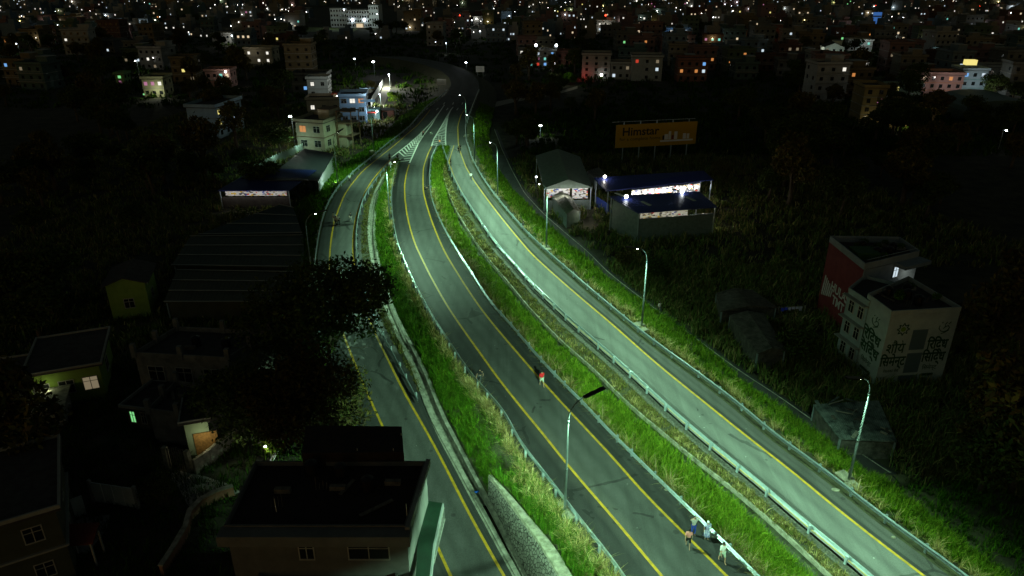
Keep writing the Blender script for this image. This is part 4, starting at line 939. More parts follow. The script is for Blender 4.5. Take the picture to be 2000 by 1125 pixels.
o = H(1722, 250, 1768, 205, 9, R(-8), 'squat ochre house with a lit doorway and red shelf at the dark field', YELW, 3, cols=3, lit={('f', 0, 1): 'warm', ('f', 1, 2): 'warm'}, stair=False); point_light(o, (6, -2.5, 1.5), 260, (1, .85, .45))
o = H(1480, 62 + 20, 1530, 57, 9, R(-4), 'house with a glowing orange stair tower in the upper right town', BRICK, 3, cols=3, lit={('f', 1, 0): 'orange', ('f', 0, 0): 'orange', ('f', 2, 0): 'orange'}); point_light(o, (1, -3, 7), 500, (1, .3, .08))
o = H(1700, 52, 1716, 33, 6, 0, 'narrow house with a tall glowing blue facade panel, upper right', GREYW, 3, cols=1, nowin=tuple(('f', i, 0) for i in range(3)), scols=0); mb = MB(); mb.box(.4, 7, -.25, -.12, .5, 10.5); mb.build('blue_panel', glow('panel', (.05, .18, .55), .6), o)
# corrugated sheds around the bright star lamp at the right
o = thing('corrugated_hall', 'dark curved corrugated hall right of the brightest lamp', 'hall', G(1880, 235, -3.05), R(-6)); mb = MB()
v = []; n = 10
for i in range(n + 1):
    a = math.pi * i / n; v += [(11 - 11 * math.cos(a), 0, 2.5 + 3.5 * math.sin(a)), (11 - 11 * math.cos(a), 22, 2.5 + 3.5 * math.sin(a))]
mb.add(v, [(2*i, 2*i+2, 2*i+3, 2*i+1) for i in range(n)]); mb.add([(x, 0, z) for x, y, z in v[::2]] + [(22, 0, 0), (0, 0, 0)], [tuple(range(n + 3))]); mb.box(-.1, .05, 0, 22, 0, 2.5); mb.box(21.95, 22.1, 0, 22, 0, 2.5); mb.build('shell', mat('green_sheet', (.07, .10, .08), rough=.5), o)
def pole_light(px, py, h, power, label, color=(.9, .95, 1), r=.35, m=None, z=-3.05, group=None):
    p = G(px, py, z); o = thing('pole_lamp', label, 'street lamp', p, 0, group); mb = MB(); mb.tube([(0, 0, -.2), (0, 0, h)], [.09, .05], 7); mb.tube([(0, 0, h), (0, -.9, h + .15)], .03, 6); mb.build('pole', M_pole, o)
    mb = MB(); mb.ball((0, -1.0, h + .1), r, n=8, m=5, sq=(1, 1, .6)); mb.build('lamp_head', m or M_bulbcool, o, True)
    if power: point_light(o, (0, -1.1, h - .35), power, color, .1)
    return o
pole_light(1872, 208, 4, 2600, 'brightest pole lamp on the right, over pale corrugated sheds', (.95, 1, 1), .55)
o = thing('corrugated_shed', 'pale open corrugated shed directly left of the brightest pole lamp', 'shed', G(1845, 208, -3.05), R(-10)); mb = MB(); mb.box(0, 6, 0, 5, 3.0, 3.12); [mb.box(x, x + .12, y, y + .12, 0, 3) for x in (0, 5.8) for y in (0, 4.8)]; mb.build('roof', mat('pale_sheet', (.4, .43, .43), rough=.5), o)

# --- billboard
bl = G(1201, 318, -3.05); br = G(1361, 305, -3.05); Yb = bl.y
c_ = [AtY(1201, 291, Yb), AtY(1358, 279, Yb + 4.5), AtY(1361, 237, Yb + 4.5), AtY(1203, 246, Yb)]
rzb = math.atan2(c_[1].y - c_[0].y, c_[1].x - c_[0].x); wb = (c_[1] - c_[0]).length; hb_ = c_[3].z - c_[0].z; zb = (c_[0].z + c_[1].z) / 2 + 3.05
bb = thing('billboard', 'wide orange-yellow advertising billboard lettered Himstar, standing in the dark field', 'billboard', (c_[0].x, c_[0].y, -3.05), rzb)
mb = MB(); mb.box(0, wb, -.06, .06, zb, zb + hb_); mb.build('panel', mat('billboard_orange', (.30, .18, .006), rough=.6), bb)
for i in range(5):
    mb = MB(); mb.box(wb * (i + .5) / 5 - .1, wb * (i + .5) / 5 + .1, .15, .35, -.2, zb + hb_ + .6); mb.build('post', M_galv, bb)
mb = MB(); mb.box(-1.2, wb - .8, -.5, -.4, zb + hb_ + .7, zb + hb_ + .8); mb.build('top_rail', M_galv, bb)
M_ink = mat('black_ink', (.012, .012, .012)); rt = (R(90), 0, 0)
text_mesh('Himstar', hb_ * .50, M_ink, bb, (wb * .30, -.075, zb + hb_ * .52), rt, bold=.05, sx=1.05)
text_mesh('for a complete home', hb_ * .20, M_ink, bb, (wb * .30, -.075, zb + hb_ * .30), rt, sx=1.12)
mb = MB(); mb.box(wb * .55, wb * .96, -.085, -.065, zb + hb_ * .17, zb + hb_ * .24)
for i, (a, b, e) in enumerate(((.60, .645, .5), (.65, .68, .62), (.72, .76, .6), (.83, .87, .5), (.88, .91, .48))): mb.box(wb * a, wb * b, -.085, -.065, zb + hb_ * .26, zb + hb_ * e)
mb.build('printed_shelf', mat('print_white', (.5, .52, .55)), bb)
mb = MB(); mb.box(wb * .69, wb * .715, -.09, -.065, zb + hb_ * .26, zb + hb_ * .44); mb.build('printed_red_pot', REDW, bb)
mb = MB(); mb.box(wb * .575, wb * .598, -.09, -.065, zb + hb_ * .26, zb + hb_ * .45); mb.build('printed_dark_kettle', M_ink, bb)

# --- market sheds full of goods
def goods_mat():
    m = bpy.data.materials.new('shelves_of_goods'); m.use_nodes = True; t = m.node_tree; b = t.nodes['Principled BSDF']
    tc = t.nodes.new('ShaderNodeTexCoord'); mp = t.nodes.new('ShaderNodeMapping'); mp.inputs['Scale'].default_value = (2.2, 2.2, 4.0); vo = t.nodes.new('ShaderNodeTexVoronoi'); vo.inputs['Scale'].default_value = 1.1
    t.links.new(tc.outputs['Object'], mp.inputs[0]); t.links.new(mp.outputs[0], vo.inputs['Vector'])
    hs = t.nodes.new('ShaderNodeSeparateColor'); t.links.new(vo.outputs['Color'], hs.inputs[0])
    cr = t.nodes.new('ShaderNodeValToRGB'); cr.color_ramp.interpolation = 'CONSTANT'; e = cr.color_ramp.elements
    cols = [(0, (.75, .75, .72)), (.42, (.08, .08, .09)), (.55, (.8, .8, .85)), (.74, (.45, .42, .36)), (.86, (.75, .05, .03)), (.90, (.75, .5, .04)), (.94, (.05, .1, .45)), (.97, (.8, .8, .8))]
    e[0].color = (*cols[0][1], 1); e[1].position = cols[1][0]; e[1].color = (*cols[1][1], 1)
    for pz, c in cols[2:]: q = e.new(pz); q.color = (*c, 1)
    t.links.new(hs.outputs[0], cr.inputs[0]); t.links.new(cr.outputs[0], b.inputs['Base Color']); return m
M_goods = goods_mat()
M_bluer = mat('blue_roof_sheet', (.018, .028, .13), rough=.42, noise=.15, nscale=2); M_greenr = mat('green_roof_sheet', (.10, .14, .11), rough=.55, noise=.2, nscale=1.5); M_sheetw = mat('grey_green_sheet', (.11, .14, .13), rough=.6, noise=.2, nscale=2)
def quad_shed(corners, label, roofm, wall, eave, ridge=None, goods=(), walls=(), base=-3.05, name='market_shed', cat='shed', lightp=0, slope=(0, 0, 0, 0), over=.0):
    """corners: photo points of the four roof corners (near left, near right, far right, far left) on the eave height"""
    P = [G(x, y, base + eave + s) for (x, y), s in zip(corners, slope)]; o = P[0].copy(); o.z = base
    root = thing(name, label, cat, o); Q = [p - o for p in P]
    mb = MB()
    if ridge:      # ridge runs from the middle of side a-b to the middle of side d-c
        m0 = (Q[0] + Q[1]) / 2 + Vector((0, 0, ridge)); m1_ = (Q[3] + Q[2]) / 2 + Vector((0, 0, ridge)); V = [Q[0], Q[1], Q[2], Q[3], m0, m1_]
        mb.add(V + [v - Vector((0, 0, .12)) for v in V], [(0, 4, 5, 3), (4, 1, 2, 5), (6, 9, 11, 10), (10, 11, 8, 7), (0, 6, 10, 4), (4, 10, 7, 1), (1, 7, 8, 2), (2, 8, 11, 5), (5, 11, 9, 3), (3, 9, 6, 0)])
        n = 26
        for i in range(1, n):   # sheet seams
            t = i / n
            for a, b in ((Q[0].lerp(Q[3], t), m0.lerp(m1_, t)), (m0.lerp(m1_, t), Q[1].lerp(Q[2], t))): mb.bar(a + Vector((0, 0, .02)), b + Vector((0, 0, .02)), .05, .04)
        gb = MB(); gb.add([Q[0], Q[1], m0], [(0, 1, 2)]); gb.v = [tuple(Vector(v) + Vector((0, .05, -.12))) for v in gb.v]; gb.build('gable', wall, root)
    else:
        mb.add(Q + [v - Vector((0, 0, .14)) for v in Q], [(0, 1, 2, 3), (7, 6, 5, 4), (0, 4, 5, 1), (1, 5, 6, 2), (2, 6, 7, 3), (3, 7, 4, 0)])
        for i in range(1, 30):
            t = i / 30; mb.bar(Q[0].lerp(Q[1], t) + Vector((0, 0, .02)), Q[3].lerp(Q[2], t) + Vector((0, 0, .02)), .05, .04)
    mb.build('roof', roofm, root)
    E = [(0, 1), (1, 2), (2, 3), (3, 0)]; cen = sum(Q, Vector()) / 4
    def inset(v, k=.94): w = cen + (v - cen) * k; return w
    for (e, z0, z1, m, nm) in walls:
        a, b = inset(Q[E[e][0]]), inset(Q[E[e][1]]); h = a.z
        w_ = MB(); w_.bar((a.x, a.y, (z0 + z1 * h) / 2), (b.x, b.y, (z0 + z1 * b.z) / 2), .12, z1 * h - z0); w_.build(nm, m, root)
    for v in (0, 1, 2, 3):
        w_ = MB(); a = inset(Q[v], .96); w_.box(a.x - .08, a.x + .08, a.y - .08, a.y + .08, -.1, a.z - .15); w_.build('post', M_galv, root)
    for (e, t0, t1, z0, z1) in goods:
        a, b = inset(Q[E[e][0]], .86), inset(Q[E[e][1]], .86); aa = a.lerp(b, t0); bb_ = a.lerp(b, t1)
        w_ = MB(); w_.bar((aa.x, aa.y, (z0 + z1) / 2), (bb_.x, bb_.y, (z0 + z1) / 2), .5, z1 - z0); w_.build('goods_shelf', M_goods, root)
    return root, Q, cen
def shelf_fill_lights(root, Q, e, n, power, k=.93, z=-.5, color=(1, .97, .92), t0=.06, t1=.94):  # row of unseen point lights added in front of the goods
    E = [(0, 1), (1, 2), (2, 3), (3, 0)]; cen = sum(Q, Vector()) / 4
    for i in range(n):
        t = t0 + (t1 - t0) * (i + .5) / n; a = cen + (Q[E[e][0]].lerp(Q[E[e][1]], t) - cen) * k; point_light(root, (a.x, a.y, a.z + z), power, color, .1)
rt1, Q, cen = quad_shed([(1062, 368), (1157, 366), (1133, 306), (1046, 304)], 'green gabled market shed with packed bright shelves showing under its front eave', M_greenr, M_greenr, 4.4, ridge=1.6, goods=((0, 0, .56, 2.2, 4.0), (0, .62, 1, 1.9, 4.0)), walls=((0, 0, .42, M_sheetw, 'low_board'),))
shelf_fill_lights(rt1, Q, 0, 7, 70, k=1.10, z=-.9); 
rt2, Q, cen = quad_shed([(1184, 373), (1394, 351), (1374, 333), (1160, 347)], 'long blue roofed market shed with a bright wall of goods, behind the other blue roof', M_bluer, M_sheetw, 4.3, goods=((0, .20, .93, .4, 3.9),), walls=((0, 0, .12, mat('blue_board', (.03, .06, .3)), 'low_board'), (3, 0, .35, mat('blue_board', (.03, .06, .3)), 'side_board')), slope=(0, 0, 1.3, 1.3))
shelf_fill_lights(rt2, Q, 0, 16, 60, k=1.10, z=-1.0)
bulb(rt2, (Q[3].x + 2, Q[3].y - .2, Q[3].z + .25), .3, M_bulb, 60)
rt3, Q, cen = quad_shed([(1246, 416), (1401, 404), (1366, 374), (1190, 383)], 'near blue roofed market shed with two bright roof lamps and a grey sheet wall', M_bluer, M_sheetw, 5.4, walls=((0, 0, .78, M_sheetw, 'sheet_wall'), (3, 0, .9, M_sheetw, 'side_wall')), slope=(-.3, -.3, .6, .6))
floor = MB(); floor.add([(v.x * .97, v.y, .05) for v in Q], [(0, 1, 2, 3)]); floor.build('floor', CREAM, rt3)
inn = MB(); inn.bar((Q[3].x + 2, Q[3].y - 1, 2.2), (Q[2].x - 2, Q[2].y - 1, 2.2), .3, 4.0); inn.build('goods_shelf', M_goods, rt3)
for t in (.06, .25, .45, .65, .85):
    a = Q[0].lerp(Q[1], t); point_light(rt3, (a.x + .2, a.y + 1.4, 4.4), 130, (1, .95, .7), .1)
for (x, y) in ((1223, 388), (1332, 378)):
    p = G(x, y, -3.05 + 5.9) - rt3.location; bulb(rt3, (p.x, p.y, p.z + .35), .34, M_bulbcool, 28, (1, 1, .95), 'roof_lamp'); sm = MB(); sm.bar((p.x - .1, p.y + .1, p.z + .3), (p.x - 1.6, p.y + 2.0, p.z + .42), .5, .1); sm.build('skylight', mat('skylight_sheet', (.4, .42, .36)), rt3)
for (x, y) in ((1262, 400), (1349, 391)):
    p = G(x, y, -3.05 + 5.7) - rt3.location; sm = MB(); sm.bar((p.x + .6, p.y - .7, p.z + .12), (p.x - .6, p.y + .9, p.z + .32), .55, .08); sm.build('skylight', mat('skylight_sheet', (.4, .42, .36)), rt3)
rt4, Q, cen = quad_shed([(1107, 418), (1134, 412), (1108, 374), (1078, 382)], 'narrow low shed with a dark mesh roof between the green shed and the road', mat('mesh_roof', (.06, .07, .05), color2=(.14, .15, .11), nscale=2.5), M_sheetw, 2.6, ridge=.7, walls=((0, 0, .96, M_greenr, 'end_wall'), (3, 0, .9, M_sheetw, 'side_wall')))
point_light(rt4, (Q[1].x + 1.2, Q[1].y - .3, 2.2), 110, (1, .95, .75))
rt5, Q, cen = quad_shed([(1162, 347), (1186, 342), (1170, 327), (1146, 334)], 'little rack-like shed with stacked pipes on its roof, behind the green shed', mat('pipe_roof', (.10, .09, .07), color2=(.3, .28, .25), nscale=4), M_sheetw, 2.8, walls=((3, 0, .9, M_sheetw, 'side_wall'), (0, 0, .9, M_sheetw, 'front_wall')))
pole_light(1047, 372, 3, 120, 'thin lamp hanging in the shrubs beside the green shed', (1, 1, .95), .22)
pole_light(1055, 268, 3.2, 260, 'lone double lamp glowing in the dark field right of the highway', (.85, 1, .95), .4)
# left sheds
rt6, Q, cen = quad_shed([(515, 352), (622, 352), (652, 300), (595, 290)], 'dark roofed shed left of the ramp with a bright white gable side', mat('charcoal_roof', (.03, .035, .04), rough=.5), mat('white_tarp', (.6, .62, .6)), 4.2, walls=((1, 0, .98, mat('white_tarp', (.6, .62, .6)), 'white_side'),))
point_light(rt6, (Q[1].x + 2.0, Q[1].y + 5, 2.6), 260, (.75, 1, .95))
rt7, Q, cen = quad_shed([(425, 372), (565, 372), (618, 332), (500, 328)], 'blue roofed stall row left of the ramp above a strip of bright goods', M_bluer, M_sheetw, 4.0, goods=((0, .0, 1, 2.4, 3.4),), walls=((0, 0, .62, M_roofdark, 'low_board'),), slope=(-.4, -.4, .6, .6))
shelf_fill_lights(rt7, Q, 0, 8, 14, k=1.08, z=-.7)
fn = thing('picket_fence', 'pale picket fence of tall stakes catching lamplight, left of the ramp', 'fence', G(500, 335, -3.05)); a = Vector((0, 0, 0)); b = G(595, 293, -3.05) - G(500, 335, -3.05); mb = MB(); n = 60
for i in range(n + 1):
    v = a.lerp(b, i / n); mb.box(v.x - .1, v.x + .1, v.y - .04, v.y + .04, 0, 1.7 + .2 * math.sin(i * 2.3))
mb.build('pickets', mat('weathered_wood', (.30, .36, .32)), fn); point_light(fn, (b.x * .9, b.y * .9 - 2, 2.6), 300, (.6, 1, .8)); point_light(fn, (b.x * .4, b.y * .4 - 2, 2.6), 180, (.6, 1, .8))  # two unseen fill lights added to brighten the pickets
# terraced net houses on the left
NET = [mat('net_roof_a', (.035, .055, .05), rough=.7, noise=.2, nscale=.6), mat('net_roof_b', (.05, .06, .04), rough=.7, noise=.2, nscale=.6), mat('net_roof_c', (.06, .06, .035), rough=.7, noise=.2, nscale=.6)]
for i, (c4, lb) in enumerate((([(388, 458), (590, 455), (573, 406), (545, 400)], 'pointed dark green net house, uppermost of the three left of the ramp'), ([(335, 518), (595, 522), (592, 460), (372, 462)], 'broad flat net house in the middle of the three left of the ramp'), ([(320, 590), (560, 590), (590, 532), (345, 528)], 'olive net house nearest the big tree, lowest of the three'))):
    r_, Q, cen = quad_shed(c4, lb, NET[i], NET[i], 2.6, walls=((0, 0, .95, NET[i], 'net_wall'), (1, 0, .95, NET[i], 'net_wall')), name='net_house', cat='net house')
    mb = MB()
    for t in (.0, .33, .66, 1): mb.tube([Q[0].lerp(Q[3], t) + Vector((0, 0, .12)), Q[1].lerp(Q[2], t) + Vector((0, 0, .12))], .06, 6)
    mb.build('roof_pipes', mat('pale_pipe', (.25, .27, .25)), r_)
# lit lane with its white wall
lane = MB(); L_ = [(732, 214), (748, 213), (765, 165), (762, 150), (752, 152), (748, 170)]
lane.add([G(x, y, -3.0) for x, y in L_], [tuple(range(6))]); tag(lane.build('lane', M_conc_pale), kind='structure')
w0 = G(725, 208, -3.05); o = thing('lane_wall', 'white wall along the brightly lit lane behind the blue house', 'wall', w0); mb = MB(); pts = [(725, 208), (731, 195), (739, 182), (748, 165)]
for a, b in zip(pts[:-1], pts[1:]): A_, B_ = G(*a, -3.05) - w0, G(*b, -3.05) - w0; mb.bar(A_ + Vector((0, 0, 1)), B_ + Vector((0, 0, 1)), .25, 2.0)
mb.build('wall', WHITEW, o)
pole_light(762, 172, 5, 9000, 'pole lamp shining on the white walled lane', (.95, 1, .9), .3); pole_light(744, 208, 4, 3500, 'shorter pole lamp over the near end of the white walled lane', (.9, 1, .9), .2)
pole_light(732, 150, 6, 160, 'bright pole lamp on the dark slope above the lit lane', r=.6); pole_light(695, 138, 5, 80, 'smaller pole lamp on the dark slope, left of the bright one', r=.4)
pole_light(911, 146, 5, 60, 'lone lamp where the dark highway bends away', r=.45); pole_light(577, 290, 8, 420, 'wooden pole lamp at the left corner of the concrete house', (1, 1, .85), .4)
pole_light(785, 252, 1.6, 0, 'striped marker post on the grass bank left of the outer guardrail', r=.2, m=M_frame, z=-1.0)
# distance sign boards by the dark highway
for (x, y, lb) in ((863, 180, 'blank white road sign board left of the dark highway'), (938, 152, 'white road sign board right of the dark highway bend')):
    o = thing('road_sign', lb, 'sign', G(x, y, -1)); mb = MB(); mb.box(-1.6, 1.6, -.05, .05, 2.2, 4.4); mb.build('board', mat('reflective_white', (.6, .62, .62)), o)
    for sx in (-1.1, 1.1): mb = MB(); mb.box(sx - .06, sx + .06, .06, .18, -.3, 4.2); mb.build('post', M_galv, o)
    mb = MB(); [mb.box(-1.2, .6 + .2 * i, -.07, -.052, 3.9 - .5 * i, 4.05 - .5 * i) for i in range(3)]; mb.build('board_lines', M_galv, o)
# signs on the median noses
o = thing('nose_marker', 'striped white marker and amber light at the tip of the green median', 'marker', G(859, 283, 0)); mb = MB(); mb.box(-.6, .6, -.05, .05, 1.1, 2.3); mb.build('board', mat('reflective_white', (.6, .62, .62)), o); mb = MB(); mb.tube([(0, .1, 0), (0, .1, 1.4)], .06, 6); mb.box(-.35, .35, -.2, .3, 0, .5); mb.build('post', M_galv, o); mb = MB(); mb.ball((0, -.08, .95), .18); mb.build('amber_lamp', glow('amber', (1, .4, .05), 1.2), o)
mb = MB(); [mb.box(-.5 + .35 * i, -.35 + .35 * i, -.07, -.052, 1.2, 2.2) for i in range(3)]; mb.build('stripes', M_ink, o)
o = thing('warning_sign', 'triangular warning sign on a striped post at the left median tip', 'sign', G(764, 340, 0)); mb = MB(); v = [(-.55, 0, 1.9), (.55, 0, 1.9), (0, 0, 2.85)]; mb.add([(a, -.03, b) for a, _, b in v] + [(a, .03, b) for a, _, b in v], [(0, 1, 2), (5, 4, 3), (0, 3, 4, 1), (1, 4, 5, 2), (2, 5, 3, 0)]); mb.build('triangle', mat('reflective_white', (.6, .62, .62)), o)
mb = MB(); [mb.bar(a, b, .03, .09) for a, b in (((-.5, -.05, 1.93), (.5, -.05, 1.93)), ((.5, -.05, 1.93), (0, -.05, 2.78)), ((0, -.05, 2.78), (-.5, -.05, 1.93)))]; mb.build('red_border', REDW, o)
mb = MB(); [mb.tube([(0, .06, i * .45), (0, .06, (i + 1) * .45)], .06, 8, mi=i % 2) for i in range(5)]; mb.build('post', [M_ink, M_white], o)

# --- HULAS building and the white cement building
def fz(x, y, Y): return AtY(x, y, Y).z
P = G(1652, 668, -3.05)
A_ = AtY(1621, 463, 84); B_ = AtY(1688, 515, 76); C_ = AtY(1790, 490, 80); D_ = AtY(1755, 466, 88)
def poly_building(name, label, cat, corners, ztop, wall, roofm, para=.8, pm=None):
    o = Vector((corners[0][0], corners[0][1], -3.05)); root = thing(name, label, cat, o); q = [(x - o.x, y - o.y) for x, y in corners]; h = ztop + 3.05
    mb = MB(); mb.prism(q, -.3, h); mb.build('wall', wall, root)
    cxm = sum(a for a, b in q) / len(q); cym = sum(b for a, b in q) / len(q); mb = MB(); mb.prism([(cxm + (a - cxm) * .98, cym + (b - cym) * .98) for a, b in q], h + .003, h + .05); mb.build('roof', roofm, root)
    mb = MB(); n = len(q)
    for i in range(n):
        a, b = q[i], q[(i + 1) % n]; mb.bar((a[0] * .995, a[1] * .995, h + .05 + para / 2), (b[0] * .995, b[1] * .995, h + .05 + para / 2), .14, para)
    mb.build('parapet', pm or wall, root); return root, q, h
ztA = 6.2
c1, c2, c3, c4_ = [G(x, y, ztA + .8) for x, y in ((1690, 515), (1796, 490), (1757, 463), (1622, 461))]
hul, q, h = poly_building('red_building', 'dark building with a red painted side wall lettered in white and an open roof terrace', 'building', [(c.x, c.y) for c in (c1, c2, c3, c4_)], ztA, REDW, M_roofdark, pm=paintm('bluegrey_wall', (.16, .20, .22)))
def face_frame(root, a, b):
    """an empty-free frame on the wall a->b (outside on the right of a->b): returns loc fn and rotation"""
    a = Vector((a[0], a[1], 0)); b = Vector((b[0], b[1], 0)); d = (b - a).normalized(); n = Vector((d.y, -d.x, 0)); rz = math.atan2(d.y, d.x)
    L = (b - a).length
    return (lambda t, z, off=.02: a + d * (t * L) + n * off + Vector((0, 0, z))), (R(90), 0, rz), L, rz
fl, rr_, L, rz = face_frame(hul, q[3], q[0])
M_wpaint = mat('faded_white_paint', (.42, .42, .40), noise=.3, nscale=3)
text_mesh('HULAS', L * .17, M_wpaint, hul, fl(.54, h * .42), rr_, bold=.03); text_mesh('TMT', L * .17, M_wpaint, hul, fl(.55, h * .26), rr_, bold=.03)
for i in range(6):
    mb = MB(); a = fl(.06 + .05 * i, h * (.24 + .015 * i), .015); b = fl(.06 + .05 * i + .03, h * (.54 - .02 * i), .015); mb.bar(a, b, .03, L * .03); mb.build('painted_stripe', M_wpaint, hul)
fl, rr_, L, rz = face_frame(hul, q[0], q[1])
FR = paintm('bluegrey_wall', (.16, .20, .22)); mb = MB(); mb.bar(fl(.0, h / 2, .05), fl(1, h / 2, .05), .1, h); mb.build('front_wall', FR, hul)
mb = MB(); mb.bar(fl(-.02, h * .70, .7), fl(.72, h * .70, .7), 1.4, .5); mb.bar(fl(.0, h * .34, .8), fl(1.02, h * .34, .8), 1.6, .5); mb.bar(fl(.55, h * .98, .8), fl(1.03, h * .98, .8), 1.6, .45); mb.build('balcony_slab', FR, hul)
for t, z, w in ((.25, .45, 1.6), (.52, .45, 1.0), (.6, .80, .8)):
    o = window_parts(hul, 0, 0, 0, w, 1.3, 'f', 'cool' if t > .5 else None, True); o.location = fl(t, h * z, .12); o.rotation_euler = (0, 0, rz)
mb = MB()
for i in range(14): a = fl(.62 + .027 * i, h * .36, 1.5); mb.bar(a, a + Vector((0, 0, 1.0)), .04, .04)
mb.bar(fl(.6, h * .36 + 1.05, 1.5), fl(1.0, h * .36 + 1.05, 1.5), .06, .06); mb.build('railing', M_wpaint, hul)
point_light(hul, fl(.85, h * .62, 1.1), 40, (1, .95, .8)); point_light(hul, fl(.8, h * .85, 1.0), 18, (1, .95, .8))
mb = MB(); mb.bar(fl(.05, h + 1.1, -.2), fl(.98, h + 1.1, -.2), .05, .05); mb.build('roof_rail', M_galv, hul)
mb = MB(); mb.box(q[0][0] + .5, q[0][0] + 3.2, q[0][1] + 3.0, q[0][1] + 5.5, h + .05, h + .9); mb.build('green_tank', mat('green_plastic', (.02, .08, .02)), hul)

clutter_hul = (hul, list(q), h)
zW = 5.9
wc = [G(x, y, zW) for x, y in ((1742, 608), (1878, 600), (1775, 540), (1696, 574))]
wht, q, h = poly_building('painted_building', 'white building painted with green Devanagari cement advertising, at the right', 'building', [(c.x, c.y) for c in wc], zW - .5, mat('advert_white', (.24, .27, .26), color2=(.32, .35, .33), nscale=.7), M_roofdark, .5)
GI = mat('green_ink', (.008, .045, .012))
fl, rr_, L, rz = face_frame(wht, q[0], q[1])
def dev(body, t, z, sz, sx, b=.03): return text_mesh(body, h * sz, GI, wht, fl(t, h * z), rr_, bold=b, sx=sx)
SHA, AU, YA, I_, SA, MA, E_, NA, VIR, TTA, RA, DA, DHA, CA, KA, AA = [chr(c) for c in (0x936, 0x94c, 0x92f, 0x93f, 0x938, 0x92e, 0x947, 0x928, 0x94d, 0x91f, 0x930, 0x926, 0x927, 0x91a, 0x915, 0x93e)]
CEM = I_ + SA + MA + E_ + NA + VIR + TTA; RID = I_ + RA + I_ + DA + VIR + DHA; SID = I_ + SA + I_ + DA + VIR + DHA
dev(SHA + AU + YA, .18, .47, .20, .82, .018); dev(CEM, .185, .29, .19, .68, .04)
mb = MB(); [mb.bar(fl(.255 + .015 * math.cos(t), h * .605 + .3 * math.sin(t), .03), fl(.255 + .015 * math.cos(t + .6), h * .605 + .3 * math.sin(t + .6), .03), .03, .09) for t in (-1.2, -.6, .0, .6, 1.2)]; mb.build('lettering', GI, wht)
dev(RID, .79, .50, .19, .70, .045); dev(SID, .78, .32, .19, .70, .045)
dev(CEM, .76, .20, .085, .9, 0); dev(NA + E_ + SHA + NA + KA + AA + ' ' + CA + E_ + CA, .19, .19, .06, .8, 0)
mb = MB(); mb.bar(fl(.66, h * .125, .02), fl(.84, h * .125, .02), .03, h * .035); mb.build('green_bar', GI, wht)
text_mesh('THE BEST', h * .055, mat('lime_ink', (.12, .2, .01)), wht, fl(.16, h * .035), rr_, bold=.02)
mb = MB()
for i in range(8):
    t = i * math.pi / 4; r0, r1_ = h * .05, h * .085
    pc = [(r0 * math.cos(t - .36), r0 * math.sin(t - .36)), (r1_ * math.cos(t), r1_ * math.sin(t)), (r0 * math.cos(t + .36), r0 * math.sin(t + .36))]
    for a, b in zip(pc[:-1], pc[1:]): mb.bar(fl(.23, h * .80, .03) + Vector((a[0] * math.cos(rz), a[0] * math.sin(rz), a[1])), fl(.23, h * .80, .03) + Vector((b[0] * math.cos(rz), b[0] * math.sin(rz), b[1])), .03, .09)
mb.build('flower_emblem', GI, wht)
mb = MB(); mb.tube([fl(.23, h * .80, .01), fl(.23, h * .80, .04)], h * .032, 14); mb.build('emblem_disc', mat('lime_ink', (.12, .2, .01)), wht)
def swirl(fl, rz, t0, z0, s):
    mb = MB(); P = [(-.9, .3), (-1, -.2), (-.6, -.7), (0, -.9), (.6, -.7), (.9, -.2), (.6, .2), (.1, .0), (-.2, -.3)]; P2 = [(.1, .0), (.0, .5), (.3, .9)]; P3 = [(-.4, -1.25), (.3, -1.0), (.9, -.6)]; P4 = [(.6, .5), (.95, .9)]; P5 = [(-.6, .7), (-.5, .95)]
    o_ = fl(t0, z0, .03)
    for pp in (P, P2, P3, P4, P5): 
        for a, b in zip(pp[:-1], pp[1:]): mb.bar(o_ + Vector((a[0] * s * math.cos(rz), a[0] * s * math.sin(rz), a[1] * s)), o_ + Vector((b[0] * s * math.cos(rz), b[0] * s * math.sin(rz), b[1] * s)), .03, .08)
    mb.build('swirl_emblem', GI, wht)
swirl(fl, rz, .83, h * .80, h * .075)
for (t, z0, w, hh) in ((.49, .50, 1.7, h * .28), (.49, .17, 1.7, h * .28), (.47, .0, 2.2, h * .13)):
    mb = MB(); a = fl(t, h * z0 + hh / 2, .04); mb.bar(fl(t, h * z0 + hh / 2, .01) - Vector((math.cos(rz), math.sin(rz), 0)) * w / 2, fl(t, h * z0 + hh / 2, .01) + Vector((math.cos(rz), math.sin(rz), 0)) * w / 2, .06, hh); mb.build('stair_opening', mat('stair_glass', (.07, .10, .11), rough=.4), wht)
fl, rr_, L, rz = face_frame(wht, q[3], q[0])
dev(RID, .47, .51, .19, 1.0, .045); dev(SID, .46, .33, .19, 1.0, .045); dev(CEM, .48, .19, .085, 1, 0)
mb = MB(); mb.bar(fl(.3, h * .10, .02), fl(.74, h * .10, .02), .03, h * .035); mb.build('green_bar', GI, wht); swirl(fl, rz, .52, h * .80, h * .075)
